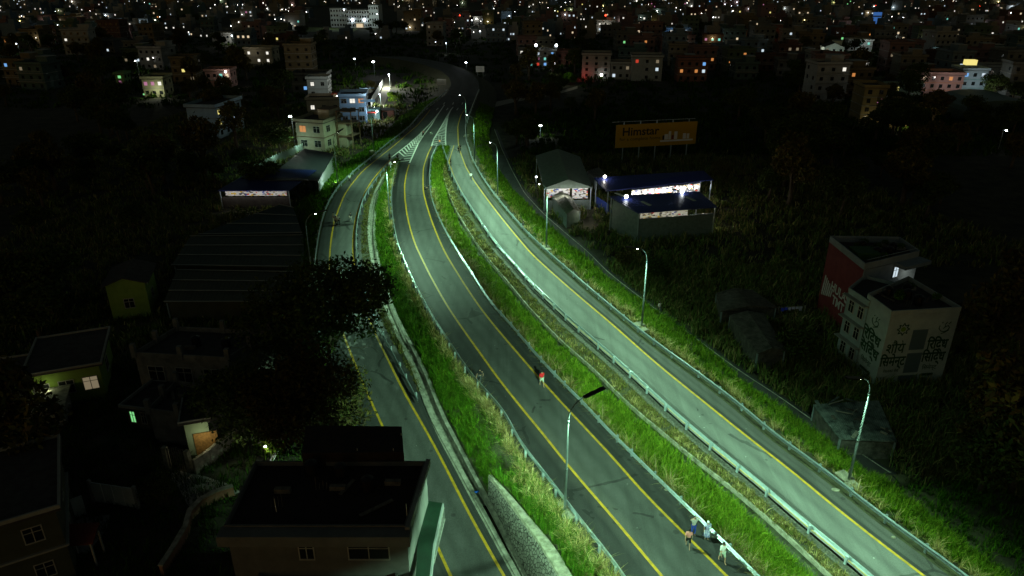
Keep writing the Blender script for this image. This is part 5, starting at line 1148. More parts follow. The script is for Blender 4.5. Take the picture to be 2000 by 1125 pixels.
def clutter(root, q, h, n, seed, plants=True):
    qr = random.Random(seed)
    for i in range(n):
        a = Vector((*q[0], 0)).lerp(Vector((*q[1], 0)), qr.uniform(.12, .88)); b = Vector((*q[3], 0)).lerp(Vector((*q[2], 0)), qr.uniform(.12, .88)); c = a.lerp(b, qr.uniform(.15, .85)); k = i % 4
        mb = MB()
        if k == 0: mb.tube([(c.x, c.y, h + .06), (c.x, c.y, h + 1.05), (c.x, c.y, h + 1.25)], [.45, .45, .12], 10); mb.build('water_tank', M_black, root)
        elif k == 1: mb.box(c.x, c.x + 1.1, c.y, c.y + .35, h + .06, h + .4); mb.build('planter', M_slab if plants else OLDM, root)
        elif k == 2:
            for j in range(4): mb.tube([(c.x + j * .25, c.y, h), (c.x + j * .25 + .03, c.y, h + qr.uniform(.6, 1.3))], .015, 4)
            mb.build('steel_bars', OLDM, root)
        else: mb.bar((c.x, c.y, h + .12), (c.x + qr.uniform(-2, 2), c.y + 1.5, h + .16), .25, .08); mb.build('planks', OLDM, root)
        if plants and k in (1, 3): crown_mesh('plants', [(c.x + .4, c.y + .1, h + .6, .45), (c.x + .8, c.y + .3, h + .5, .35)], 260, .09, DGREEN, root)
OLDM = mat('old_timber', (.06, .05, .035), color2=(.15, .13, .10), nscale=2)
clutter(wht, q, h, 14, 5); clutter(*clutter_hul, 14, 6)
# plain left wing of the white building
wl = [G(x, y, zW - .2) for x, y in ((1700, 582), (1748, 545), (1690, 532), (1660, 556))]
wng, q2, h2 = poly_building('white_wing', 'pale blue-white building wing with dark windows behind the painted advertising wall', 'building', [(c.x, c.y) for c in wl], zW - 1.0, paintm('bluewhite_wall', (.19, .23, .23)), M_roofdark, .4)
fl, rr_, L, rz = face_frame(wng, q2[3], q2[0])
for s in range(3):
    for t in (.28, .74): o = window_parts(wng, 0, 0, 0, .8, 1.3, 'f', None, True); o.location = fl(t, h2 * (s * .32 + .1), .03); o.rotation_euler = (0, 0, rz)
    mb = MB(); mb.bar(fl(-.05, h2 * (s + 1) * .32, .25), fl(1.0, h2 * (s + 1) * .32, .25), .7, .12); mb.build('window_ledge', M_slab, wng)
# huts at the right of the service road
OLD = mat('rusty_sheet', (.035, .035, .028), color2=(.12, .11, .095), nscale=1.6, rough=.7, bump=.3)
for c4, lb in ((((1408, 608), (1518, 600), (1470, 566), (1398, 572)), 'old hut with a shallow tin roof in the weeds, behind the longer hut'), (((1480, 690), (1535, 684), (1492, 612), (1424, 616)), 'long sagging tin roofed hut in the weeds beside the service road')):
    quad_shed(c4, lb, OLD, OLD, 2.4, ridge=.5, walls=((0, 0, .9, OLD, 'end_wall'), (3, 0, .9, OLD, 'side_wall')), name='tin_hut', cat='hut')
tp = mat('ragged_tarp', (.03, .04, .038), color2=(.17, .20, .185), nscale=1.1, rough=.6, bump=.5)
tph, Q, cen = quad_shed(((1640, 856), (1752, 862), (1716, 782), (1588, 790)), 'low hut under a ragged grey-green tarpaulin behind the nearest right-hand lamp', tp, tp, 2.1, walls=((0, 0, .9, OLD, 'front_wall'), (3, 0, .9, OLD, 'side_wall')), name='tarp_hut', cat='hut')
qd = random.Random(8)
for i in range(16):
    t1, t2 = qd.random(), qd.random(); a = Q[0].lerp(Q[1], t1).lerp(Q[3].lerp(Q[2], t1), t2); an = qd.uniform(0, 3.1); L = qd.uniform(.4, 2.4)
    MB().bar(a + Vector((0, 0, .08)), a + Vector((math.cos(an) * L, math.sin(an) * L, .12)), qd.uniform(.06, .35), .08).build('roof_debris', [M_conc, tp, OLD][i % 3], tph)
o = thing('laundry_line', 'blue and white laundry hanging by the tin roofed huts', 'laundry', G(1522, 622, -3.05)); q_ = random.Random(3)
for i in range(6): mb = MB(); x = i * .5; mb.box(x, x + .38, -.02 + .08 * i, .02 + .08 * i, .9 + .5 * q_.random(), 1.5); mb.build('cloth', [mat('blue_cloth', (.04, .08, .6)), mat('pale_cloth', (.4, .42, .5))][1 if i > 1 else 0], o)
mb = MB(); mb.tube([(-.3, 0, 1.55), (3.3, .5, 1.55)], .02, 5); mb.tube([(-.3, 0, 0), (-.3, 0, 1.6)], .05, 6); mb.tube([(3.3, .5, 0), (3.3, .5, 1.6)], .05, 6); mb.build('line', M_frame, o); point_light(o, (1.2, -1.6, 2.4), 5, (.8, .9, 1))
# ------------------------------------------------------------------ the dark houses in the left foreground
def GG(pts, z): return [G(x, y, z) for x, y in pts]
big, q, h = poly_building('flat_roofed_house', 'big dark house with a black flat roof and green awning beside the ramp', 'house', [(c.x, c.y) for c in GG([(440, 1030), (793, 1030), (832, 905), (500, 905)], 5.2)], 5.0, paintm('dim_wall', (.075, .075, .07)), mat('black_roof', (.014, .009, .008), color2=(.022, .016, .013), nscale=1.2, rough=.95), .35)
qbig, hbig = list(q), h
fl, rr_, L, rz = face_frame(big, q[0], q[1])
mb = MB(); mb.bar(fl(-.02, h - .1, .5), fl(1.03, h - .1, .5), 1.0, .8); mb.build('roof_fascia', paintm('fascia', (.09, .09, .085)), big)
for t, w in ((.43, .9), (.78, 2.6)): o = window_parts(big, 0, 0, 0, w, 1.3, 'f', None, True); o.location = fl(t, h - 2.4, .04); o.rotation_euler = (0, 0, rz)
fl, rr_, L, rz = face_frame(big, q[1], q[2])
mb = MB(); mb.bar(fl(-.05, h + .25, .15), fl(1.02, h + .25, .15), .3, .5); mb.build('side_parapet', paintm('parapet_pale', (.14, .14, .13)), big)
mb = MB()
for i in range(12): a = fl(.3 + .06 * i, h * .42, 1.2); mb.bar(a, a + Vector((0, 0, 1.0)), .04, .04)
mb.bar(fl(.3, h * .42 + 1, 1.2), fl(.98, h * .42 + 1, 1.2), .06, .06); mb.bar(fl(.3, h * .41, .6), fl(.98, h * .41, .6), 1.3, .12); mb.build('side_balcony', M_slab, big)
mb = MB(); A4 = [v - big.location for v in GG([(816, 1052), (832, 978), (864, 982), (846, 1062)], 1.6)]; A5 = [v - big.location for v in GG([(812, 1135), (816, 1052), (846, 1062), (838, 1135)], 1.6)]
for A in (A4, A5): mb.add(A + [v - Vector((0, 0, .08)) for v in A], [(0, 1, 2, 3), (7, 6, 5, 4), (0, 4, 5, 1), (1, 5, 6, 2), (2, 6, 7, 3), (3, 7, 4, 0)])
mb.build('green_awning', mat('green_awning_cloth', (.002, .016, .007), rough=.6, noise=.3, nscale=1.5), big)
mb = MB(); mb.bar(A4[2] + Vector((.05, 0, -.35)), A4[3] + Vector((.05, 0, -.35)), .12, .6); mb.bar(A5[2] + Vector((.05, 0, -.35)), A5[3] + Vector((.05, 0, -.35)), .12, .6); mb.build('awning_edge', paintm('fascia_pale', (.16, .17, .17)), big)
mb = MB(); up = [v - big.location for v in GG([(592, 905), (790, 903), (786, 852), (600, 850)], 5.3)]; mb.prism([(v.x, v.y) for v in up], h, h + 1.2); mb.build('upper_terrace', mat('black_roof'.strip(), (.01, .01, .01)), big)
clutter(big, qbig, hbig, 10, 11, False)
mb = MB(); 
for x, y in ((770, 900), (785, 870), (700, 900), (540, 1000), (795, 1010)): v = G(x, y, 5.3) - big.location; mb.tube([v, v + Vector((0, 0, 1.1))], .03, 5)
mb.build('roof_pipes', M_frame, big)
low, q, h = poly_building('front_annex', 'low dark annex roof in front of the big flat roofed house, at the bottom edge', 'annex', [(c.x, c.y) for c in GG([(430, 1330), (765, 1330), (778, 1092), (520, 1092)], 1.2)], 1.0, paintm('dim_wall', (.075, .075, .07)), mat('black_roof'.strip(), (.01, .01, .01)), .3)
# unfinished concrete houses with stub columns
RAW = mat('raw_concrete', (.09, .09, .08), color2=(.2, .19, .17), nscale=.9, rough=.95, bump=.3)
def unfinished(label, px, z, storz, n=5):
    r_, q, h = poly_building('unfinished_house', label, 'house', [(c.x, c.y) for c in GG(px, z)], z - .4, RAW, M_roofdark, .5)
    k = len(q); clutter(r_, q, h, 6, int(px[0][0]), False)
    for i in range(k):
        for t in (0, .5): a = Vector((*q[i], 0)).lerp(Vector((*q[(i + 1) % k], 0)), t); mb = MB(); mb.box(a.x - .22, a.x + .22, a.y - .22, a.y + .22, h, h + 1.5); mb.build('column', RAW, r_)
    return r_, q, h
r_, q, h = unfinished('unfinished grey concrete house with stub columns left of the big dark tree', [(262, 690), (445, 700), (528, 648), (345, 640)], 2.6, 0)
fl, rr_, L, rz = face_frame(r_, q[0], q[1])
for t in (.2, .5, .8): o = window_parts(r_, 0, 0, 0, 1.6, 1.6, 'f', None, True); o.location = fl(t, h - 2.6, .03); o.rotation_euler = (0, 0, rz)
unfinished('lower unfinished concrete house in front of the first, above the lit gate', [(290, 800), (405, 815), (455, 765), (345, 745)], .5, 0)
def Hn(xl, yb, xr, yt, d, rz, label, wall, st, **kw): return px_house(xl, yb, xr, yt, d, rz, label, wall, st, near=True, **kw)
o = Hn(222, 625, 288, 560, 6, R(16), 'lime green gabled house with a pale window, left above the unfinished house', LIMEW, 1, cols=1, scols=1, roof='gable', stair=False, bands=False); point_light(o, (3, -7, 5), 25, (.9, 1, .7))
o = Hn(70, 800, 185, 735, 8, R(22), 'lime green house with a glowing barred window and balustraded porch, lower left', LIMEW, 1, cols=3, scols=1, lit={('f', 0, 2): 'dim'}, stair=False, bands=False, winw=1.5, winh=1.4, para=.2)
mb = MB(); mb.box(.4, .75, -2.2, -1.85, 0, 3.4); mb.build('porch_column', LIMEW, o); mb = MB(); [mb.box(1.1 + i * .42, 1.22 + i * .42, -2.1, -1.98, .1, 1.0) for i in range(6)]; mb.box(.8, 3.6, -2.15, -1.93, 1.0, 1.12); mb.build('balustrade', WHITEW, o); point_light(o, (1.6, -1.0, 2.6), 22, (.9, 1, .55))
o = Hn(-40, 800, 40, 765, 6, R(20), 'lime wall of the house cut off by the left edge, below the balustraded porch', LIMEW, 1, cols=1, stair=False, bands=False, roof='flat', para=.2); point_light(o, (3.5, -1.5, 2.2), 12, (.9, 1, .5))
o = thing('slab_roof_shed', 'small shed with a pale flat slab roof in front of the lime green houses', 'shed', G(25, 850, -3.05), R(22)); mb = MB(); mb.box(0, 4.6, 0, 3.6, 0, 2.2); mb.build('wall', GREYW, o); mb = MB(); mb.box(-.3, 4.9, -.3, 3.9, 2.203, 2.35); mb.build('roof', M_conc, o)
o = Hn(255, 835, 350, 795, 6, R(-12), 'dark house with narrow green and yellow glowing openings, left of the lit doorway', paintm('dark_olive_wall', (.04, .045, .028)), 1, cols=4, scols=0, lit={('f', 0, 0): 'green', ('f', 0, 3): 'yellow'}, stair=False, bands=False, para=.3, winw=.5)
# lit doorway house, gate and boundary wall
o = Hn(372, 890, 412, 826, 4, R(18), 'small pale green house with an orange timber door lit from inside its yard', paintm('mint_wall', (.34, .46, .30)), 1, cols=1, scols=0, nowin=(('f', 0, 0),), stair=False, bands=False, para=.2)
mb = MB(); mb.box(.6, 2.6, -.12, -.03, 0, 2.3); mb.build('timber_door', mat('orange_timber', (.45, .25, .08), noise=.3, nscale=5), o); point_light(o, (1.5, -1.3, 2.3), 26, (1, .95, .6))
g0 = G(330, 914, -3.05); g1 = G(373, 922, -3.05); o = thing('arched_gate', 'dark arched iron gate between two pale pillars above the paved bend', 'gate', g0, math.atan2((g1 - g0).y, (g1 - g0).x)); L = (g1 - g0).length
for x in (0, L): mb = MB(); mb.box(x - .2, x + .2, -.2, .2, 0, 2.3); mb.build('pillar', M_conc_pale, o)
mb = MB(); [mb.box(x / 10 * L, x / 10 * L + .05, -.03, .03, .1, 2.0 + .5 * math.sin(math.pi * x / 10)) for x in range(1, 10)]; [mb.bar((L * i / 10, 0, 2.0 + .5 * math.sin(math.pi * i / 10)), (L * (i + 1) / 10, 0, 2.0 + .5 * math.sin(math.pi * (i + 1) / 10)), .06, .06) for i in range(10)]; mb.build('iron_leaf', M_ink, o)
def wallrun(name, label, pts, z, hh, w, m, cap=None, cat='wall'):
    P = [G(x, y, z) for x, y in pts]; o = thing(name, label, cat, P[0]); mb = MB()
    for a, b in zip(P[:-1], P[1:]): mb.bar(a - P[0] + Vector((0, 0, hh / 2)), b - P[0] + Vector((0, 0, hh / 2)), w, hh)
    mb.build('wall', m, o)
    if cap: 
        mb = MB()
        for a, b in zip(P[:-1], P[1:]): mb.bar(a - P[0] + Vector((0, 0, hh + .06)), b - P[0] + Vector((0, 0, hh + .06)), w + .14, .12)
        mb.build('cap', cap, o)
    return o
o = wallrun('boundary_wall', 'mossy concrete boundary wall running up right from the arched gate', [(382, 926), (412, 905), (440, 880), (478, 850)], -3.05, 1.5, .3, M_conc_pale); point_light(o, (4, 1.2, 3), 9, (.95, 1, .75))
wallrun('curved_wall', 'low curved reddish wall with a rail around the paved bend', [(458, 966), (425, 976), (395, 992), (374, 1014), (366, 1045), (340, 1090), (318, 1124)], -3.05, .9, .25, mat('reddish_render', (.28, .14, .09), noise=.2), M_conc)
pv = MB(); pv.add([(a.x, a.y, -3.04) for a in GG([(333, 916), (372, 924), (400, 930), (455, 948), (470, 962), (420, 975), (385, 1000), (366, 985), (350, 955), (335, 935)], -3.04)], [tuple(range(10))[::-1]]); tag(pv.build('path', mat('pavers', (.20, .19, .18), color2=(.27, .26, .25), nscale=5)), kind='structure')
pv = MB(); pv.add([(a.x, a.y, -3.04) for a in GG([(112, 1048), (155, 1012), (215, 1005), (208, 1035), (170, 1082), (118, 1075)], -3.04)], [tuple(range(6))[::-1]]); tag(pv.build('courtyard', mat('courtyard_slabs', (.2, .19, .18), color2=(.28, .27, .25), nscale=3)), kind='structure')
g0 = G(188, 981, -3.05); g1 = G(268, 993, -3.05); o = thing('panel_gate', 'wide white gate of four metal panels at lower left', 'gate', g0, math.atan2((g1 - g0).y, (g1 - g0).x)); L = (g1 - g0).length
for i in range(4): mb = MB(); mb.box(L * i / 4 + .03, L * (i + 1) / 4 - .03, -.04, .04, .1, 2.1); mb.build('panel', WHITEW, o)
mb = MB(); [mb.box(x - .12, x + .12, -.1, .15, 0, 2.3) for x in (-.15, L + .15)]; mb.build('gate_frame', GREYW, o)
o = thing('leaning_board', 'small white board standing left of the four-panel gate', 'board', G(135, 1017, -3.05), R(40)); mb = MB(); mb.box(0, 1.3, -.03, .03, 0, 1.9); mb.box(.1, .2, .03, .5, 0, .1); mb.build('board', WHITEW, o)
o = thing('porch_roof', 'small red porch roof at the courtyard corner, bottom left', 'roof', G(128, 1110, -3.05)); mb = MB(); mb.add([(0, 0, 2.2), (2.4, .3, 2.2), (2.2, 1.8, 2.8), (-.1, 1.6, 2.8), (0, 0, 2.05), (2.4, .3, 2.05), (2.2, 1.8, 2.65), (-.1, 1.6, 2.65)], [(0, 1, 2, 3), (7, 6, 5, 4), (0, 4, 5, 1), (1, 5, 6, 2), (2, 6, 7, 3), (3, 7, 4, 0)]); mb.build('tiles', mat('red_tile', (.12, .03, .02)), o)
for x, y in ((.1, .1), (2.2, .3), (.1, 1.5), (2.1, 1.6)): mb = MB(); mb.box(x - .06, x + .06, y - .06, y + .06, 0, 2.1); mb.build('post', M_frame, o)
o = Hn(-60, 1200, 100, 1060, 9, R(30), 'dark house with a red gable edge cut off at the bottom left corner', paintm('dark_olive_wall', (.04, .045, .028)), 2, cols=2, scols=1, stair=False, para=.3)
# floodlit greenery behind the big house
b_ = bush(1.6, 2.6, 1500, 'bright leafy shrub lit by a hidden lamp beside the big house', T(526, 890), GREEN * .5, seed=40, size=.13)
pole_light(531, 896, 2.0, 45, 'short garden lamp under the bright shrub', (1, 1, .9), .12)
o = thing('pipe_bundle', 'three pale pipes leaning beside the garden lamp', 'pipes', G(522, 912, -3.05)); [MB().tube([(i * .14, 0, .05), (.5 + i * .14, 1.6, .9)], .04, 6).build('pipe', WHITEW, o) for i in range(3)]
o = thing('blue_bottle', 'tiny blue plastic litter on the ramp-side concrete strip', 'litter', G(927, 964, zl(48)) + Vector((0, 0, .15))); MB().tube([(0, 0, 0), (.3, .1, 0), (.38, .12, 0)], [.09, .09, .04], 8).build('bottle', mat('blue_plastic', (.02, .12, .6)), o)
# ------------------------------------------------------------------ the town at night
tr = random.Random(2024)
ORD = ['first', 'second', 'third', 'fourth', 'fifth', 'sixth', 'seventh', 'eighth', 'ninth', 'tenth', 'eleventh', 'twelfth', 'thirteenth', 'fourteenth', 'fifteenth', 'sixteenth', 'seventeenth', 'eighteenth', 'nineteenth', 'twentieth']
ORD += ['twenty-' + a for a in ORD[:9]] + ['thirtieth'] + ['thirty-' + a for a in ORD[:9]] + ['fortieth'] + ['forty-' + a for a in ORD[:9]]
placed = [(o.location.x, o.location.y) for o in bpy.data.objects if o.parent is None and o.get('category') in ('house', 'building', 'institute', 'hall')]
placed.append((inst.location.x + 15, inst.location.y)); placed.append((inst.location.x + 32, inst.location.y))
ZN = [((0, 26), (560, 108), 42), ((0, 8), (640, 26), 24), ((560, 6), (640, 45), 4), ((745, 4), (1000, 20), 10), ((760, 40), (1000, 92), 12), ((1000, 4), (2000, 26), 44), ((1000, 28), (1620, 125), 58),
      ((1620, 28), (2000, 130), 36), ((1300, 125), (1560, 165), 10), ((1560, 130), (2000, 205), 20), ((0, 108), (420, 190), 6), ((560, 110), (600, 200), 2)]
cand = []
for (a, b, n) in ZN:
    k = 0; tries = 0
    while k < n and tries < 900:
        tries += 1; x = tr.uniform(a[0], b[0]); y = tr.uniform(a[1], b[1]); p = G(x, y, -3.05)
        if 600 < x < 770 and y < 70 and y > 12: continue
        gap = 13 if p.y < 450 else 17
        if any((p.x - u) ** 2 + (p.y - v) ** 2 < gap * gap for u, v in placed): continue
        if any((p.x - u) ** 2 + (p.y - v) ** 2 < 40 for u, v in tree_spots): continue
        if p.y < YF + 14 and cx('Lrl', min(p.y, YF)) - 16 < p.x < cx('R2', min(p.y, YF)) + 14: continue
        placed.append((p.x, p.y)); cand.append((x, y, p)); k += 1
cand.sort(key=lambda c: -c[2].y)
nb = 9; per = math.ceil(len(cand) / nb); bands_ = [sorted(cand[i * per:(i + 1) * per], key=lambda c: c[0]) for i in range(nb)]
def dk(n, c): return paintm('town_' + n, tuple(v * .55 for v in c))
WALLS = [('cream', dk('cream', (.24, .22, .17))), ('grey', dk('grey', (.15, .16, .15))), ('white', dk('white', (.32, .33, .32))), ('pale blue', dk('blue', (.13, .19, .24))), ('pink', dk('pink', (.22, .13, .12))), ('ochre', dk('ochre', (.18, .14, .07))), ('brick', dk('brick', (.12, .06, .04))), ('green', dk('green', (.09, .14, .08))), ('teal', dk('teal', (.08, .14, .13)))]
LC = ['white'] * 5 + ['warm'] * 5 + ['cool'] * 4 + ['yellow'] * 2 + ['orange'] * 2 + ['pink', 'blue', 'green', 'teal', 'dim', 'dim', 'dim', 'dim', 'dim', 'dim', 'dim']
LNAME = {'white': 'white', 'warm': 'warm', 'cool': 'cold', 'yellow': 'yellow', 'orange': 'orange', 'pink': 'pink', 'blue': 'blue', 'green': 'green', 'teal': 'teal', 'red': 'red', 'dim': 'faint'}
COLS = {'white': (1, .95, .85), 'warm': (1, .85, .6), 'cool': (.8, .92, 1), 'yellow': (1, .9, .45), 'orange': (1, .5, .2)}
NW = ['one', 'two', 'three', 'four', 'five']
nlights = 0
for bi, band in enumerate(bands_):
    for hi, (x, y, p) in enumerate(band):
        st = tr.choice([2, 2, 3, 3, 4]); wn, wm = tr.choice(WALLS); w = tr.uniform(8, 13); d = tr.uniform(8, 11); cols = 3 if w < 11 else 4
        far = p.y > 520; nl = tr.choice([0, 0, 1, 2, 2, 3]) if not far else tr.choice([1, 1, 2, 3])
        if y < 60 and nl == 0: nl = 1
        lit = {}; main = tr.choice(LC)
        for _ in range(nl): lit[('f', tr.randrange(st), tr.randrange(cols))] = main if tr.random() < .65 else tr.choice(LC)
        now = [('f', s, c) for s in range(st) for c in range(cols) if ('f', s, c) not in lit and (far and tr.random() < .75)]
        bl_ = tr.random() < (.6 if y < 70 else .36)
        litset = sorted({LNAME[v] for v in lit.values()})
        feat = ('with ' + ' and '.join(litset[:2]) + ' windows') if litset else 'with dark windows'
        if bl_: feat = ('with a lamp and ' + litset[0] + ' windows') if litset else 'with a bare outdoor lamp'
        lab = f"{NW[st-1]}-storey {wn} house {feat}, {ORD[hi]} from left in {ORD[bi]} town row"
        if len(lab.replace('-', ' ').split()) > 16: lab = f"{NW[st-1]}-storey {wn} house, {ORD[hi]} from left in {ORD[bi]} town row"
        o = building(lab, (p.x, p.y, gz(p.x, p.y)), R(tr.uniform(-14, 10)), w, d, st * 3.0, st, wm, name='town_house', group='houses of the town at night', cols=cols, scols=0 if far else 2, side='r' if x < 1000 else 'l', lit=lit,
                     nowin=tuple(now) + (tuple(('r' if x < 1000 else 'l', s, c) for s in range(st) for c in range(2) if tr.random() < .4)), stair=tr.random() < .6, bands=not far, tank=not far and tr.random() < .3, balcony=(not far and tr.random() < .3), winw=1.1, winh=1.15)
        if far:
            for _ in range(tr.choice([0, 0, 0, 1, 2])): bulb(o, (tr.uniform(-3, w + 3), -1.2, tr.uniform(1.5, st * 3)), tr.uniform(.14, .3), tr.choice([M_bulb, M_bulbcool, M_bulb]))
        if bl_:
            cname = tr.choice(['white', 'warm', 'cool', 'cool', 'yellow', 'orange' if tr.random() < .4 else 'white']); r = tr.uniform(.16, .34) if far else tr.uniform(.10, .22)
            red = tr.random() < .03
            lx, lz = tr.uniform(.1, .9) * w, tr.choice([2.2, 5.2, st * 3.0 - .8])
            bulb(o, (lx, -.7, lz), r, M_bulbred if red else (M_bulbcool if cname == 'cool' else (M_bulb if cname != 'yellow' else glow('bulb_yellow', (1, .8, .3), 14))), 0)
            if not red and nlights < 110 and tr.random() < .6: point_light(o, (lx, -1.5, lz), tr.uniform(60, 260) * (2.0 if far else 1), COLS[cname]); nlights += 1
# beyond the nearest three hundred houses the town goes on as one mass
mb = MB(); kk = 0; wl_ = [m for _, m in WALLS[:5]]; lm = [LIT['white'], LIT['warm'], LIT['cool'], M_bulb]; tries = 0
while kk < 520 and tries < 9000:
    tries += 1; x = tr.uniform(-60, 2060); y = 2 + 80 * tr.random() ** 1.7; p = G(x, y, -3.05); gap = 10.5
    if 570 < x < 770 and y > 12 and y < 75: continue
    if any(abs(p.x - u) < gap and abs(p.y - v) < gap for u, v in placed): continue
    placed.append((p.x, p.y)); kk += 1; w, d, st = tr.uniform(6, 10), tr.uniform(6, 10), tr.choice([1, 2, 2, 3, 3]); z = gz(p.x, p.y); m = tr.randrange(5)
    mb.box(p.x, p.x + w, p.y, p.y + d, z - .5, z + st * 3, m); mb.box(p.x + w * .5, p.x + w * .9, p.y + 2, p.y + 5, z + st * 3, z + st * 3 + 2.3, m)
    for s_ in range(tr.choice([0, 1, 1, 2, 3])):
        a_ = p.x + tr.uniform(.4, w - 1.2); b_ = z + 1 + 3 * tr.randrange(st); mb.box(a_, a_ + tr.uniform(.5, 1.1), p.y - .06, p.y - .01, b_, b_ + 1.0, 5 + tr.randrange(3))
    if tr.random() < .2: mb.ball((p.x + tr.uniform(0, w), p.y - .8, z + tr.uniform(1.5, st * 3)), tr.uniform(.14, .3), 8, 6, 4)
tag(mb.build('distant_town', wl_ + lm), kind='stuff')
# free-standing pole lamps of the lanes
PL = [(181, 56, 'left town above two black tree groups', 1500), (178, 78, 'left town, lower of the close pair', 900), (279, 60, 'left town over a short bright driveway', 1500), (457, 86, 'left town over a floodlit green shrub', 1500), (40, 104, 'far left edge beside a grey wall', 500),
      (272, 142, 'above the olive house with pink windows', 400), (86, 160, 'far left in the dark, alone', 160), (167, 190, 'tiny, alone among the black fields at left', 60), (462, 24, 'upper left town above the beige house', 1500), (898, 80, 'beside the red roofed yard right of the dark highway', 700),
      (862, 80, 'left of the red roofed yard beyond the dark highway', 700), (872, 103, 'below the red roofed yard beyond the dark highway', 500), (938, 76, 'right of the red roofed yard', 400), (922, 52, 'upper middle beside a lit yard', 900), (995, 42, 'upper middle, above the roof-lamp house', 900), (1104, 12, 'top middle with a greenish glow', 1800),
      (1391, 45, 'upper right town, left of the orange tower', 900), (1584, 125, 'left of the pale gable house with streaks below', 1500), (1654, 138, 'bright, in front of the pale gable house', 1600), (1941, 68, 'upper right beside a pale wall', 1500), (1912, 60, 'upper right, on a white wall', 900), (1670, 66, 'upper right beside two red lights', 900), (1760, 46, 'upper right in the dark town', 700), (1390, 90, 'in front of a white arch, right town', 700), (1814, 118, 'right town behind the salmon terrace', 500), (1468, 148, 'right town over a pale awning', 800), (1948, 295, 'tiny, alone in the dark woods at the right edge', 20)]
for (x, y, w, pw) in PL: pole_light(x, y + 3, 5.5, pw * .6, 'pole lamp ' + w, tr.choice([(1, .97, .85), (.85, .95, 1)]), .28 if y > 90 else .42, group='pole lamps of the town')
b_ = bush(4, 6, 900, 'shrub glowing green under the upper left pole lamp', T(470, 112), GREEN, seed=50, size=.4)
o = thing('red_roofed_yard', 'red lit yard roof with a red mast light beyond the highway bend', 'yard', G(890, 67, -3.05)); mb = MB(); mb.box(0, 10, 0, 6, 3, 3.3); [mb.box(x, x + .2, y, y + .2, 0, 3) for x in (0, 9.8) for y in (0, 5.8)]; mb.build('roof', mat('red_sheet', (.45, .1, .06)), o); point_light(o, (5, -3, 4.6), 900, (1, .2, .1)); mb = MB(); mb.tube([(3, 3, 3), (3, 3, 12)], .1, 6); mb.build('mast', M_pole, o); bulb(o, (3, 3, 12), .35, M_bulbred)
# dirt lane to the red-lit yard
ln = MB(); a = [(962, 200), (1010, 190), (1060, 184), (1100, 176), (1128, 168), (1128, 173), (1100, 181), (1060, 190), (1010, 198), (962, 210)]; ln.add([G(x, y, -3.0) for x, y in a], [(0, 1, 8, 9), (1, 2, 7, 8), (2, 3, 6, 7), (3, 4, 5, 6)]); tag(ln.build('dirt_lane', mat('dirt', (.22, .20, .16), color2=(.3, .27, .22), nscale=1)), kind='structure')
o = bush(3, 4.5, 1200, 'leafy bush glowing faintly beside the dirt lane', T(1112, 166), DGREEN, seed=51, size=.3); point_light(o, (-5, -5, 6), 500, (.95, 1, .8))
fl_ = MB(); fl_.add([G(x, y, -3.03) for x, y in ((695, 158), (830, 160), (870, 150), (850, 136), (700, 128))], [tuple(range(5))]); tag(fl_.build('bare_yard', mat('bare_earth', (.03, .03, .025), color2=(.07, .065, .055), nscale=.5)), kind='structure')
tag(bpy.data.objects['bare_yard'], kind='structure')
# ------------------------------------------------------------------ people
SKIN = mat('skin', (.38, .22, .15), rough=.6); HAIR = mat('black_hair', (.01, .008, .007), rough=.5)
def skinned(verts, edges, radii, m, name, parent, root_i=0, sub=1):
    me = bpy.data.meshes.new(name); me.from_pydata(verts, edges, []); o = bpy.data.objects.new(name + '_t', me); C.objects.link(o)
    sk = o.modifiers.new('s', 'SKIN'); sk.use_smooth_shade = True
    for i, r in enumerate(radii):
        d = me.skin_vertices[0].data[i]; rr = r if isinstance(r, tuple) else (r, r); d.radius = rr; d.use_root = (i == root_i)
    if sub: su = o.modifiers.new('u', 'SUBSURF'); su.levels = sub; su.render_levels = sub
    dg = bpy.context.evaluated_depsgraph_get(); nm = bpy.data.meshes.new_from_object(o.evaluated_get(dg)); bpy.data.objects.remove(o)
    nm.materials.clear(); nm.materials.append(m); nm.polygons.foreach_set('use_smooth', [True] * len(nm.polygons))
    q = bpy.data.objects.new(name, nm); C.objects.link(q); q.parent = parent; return q
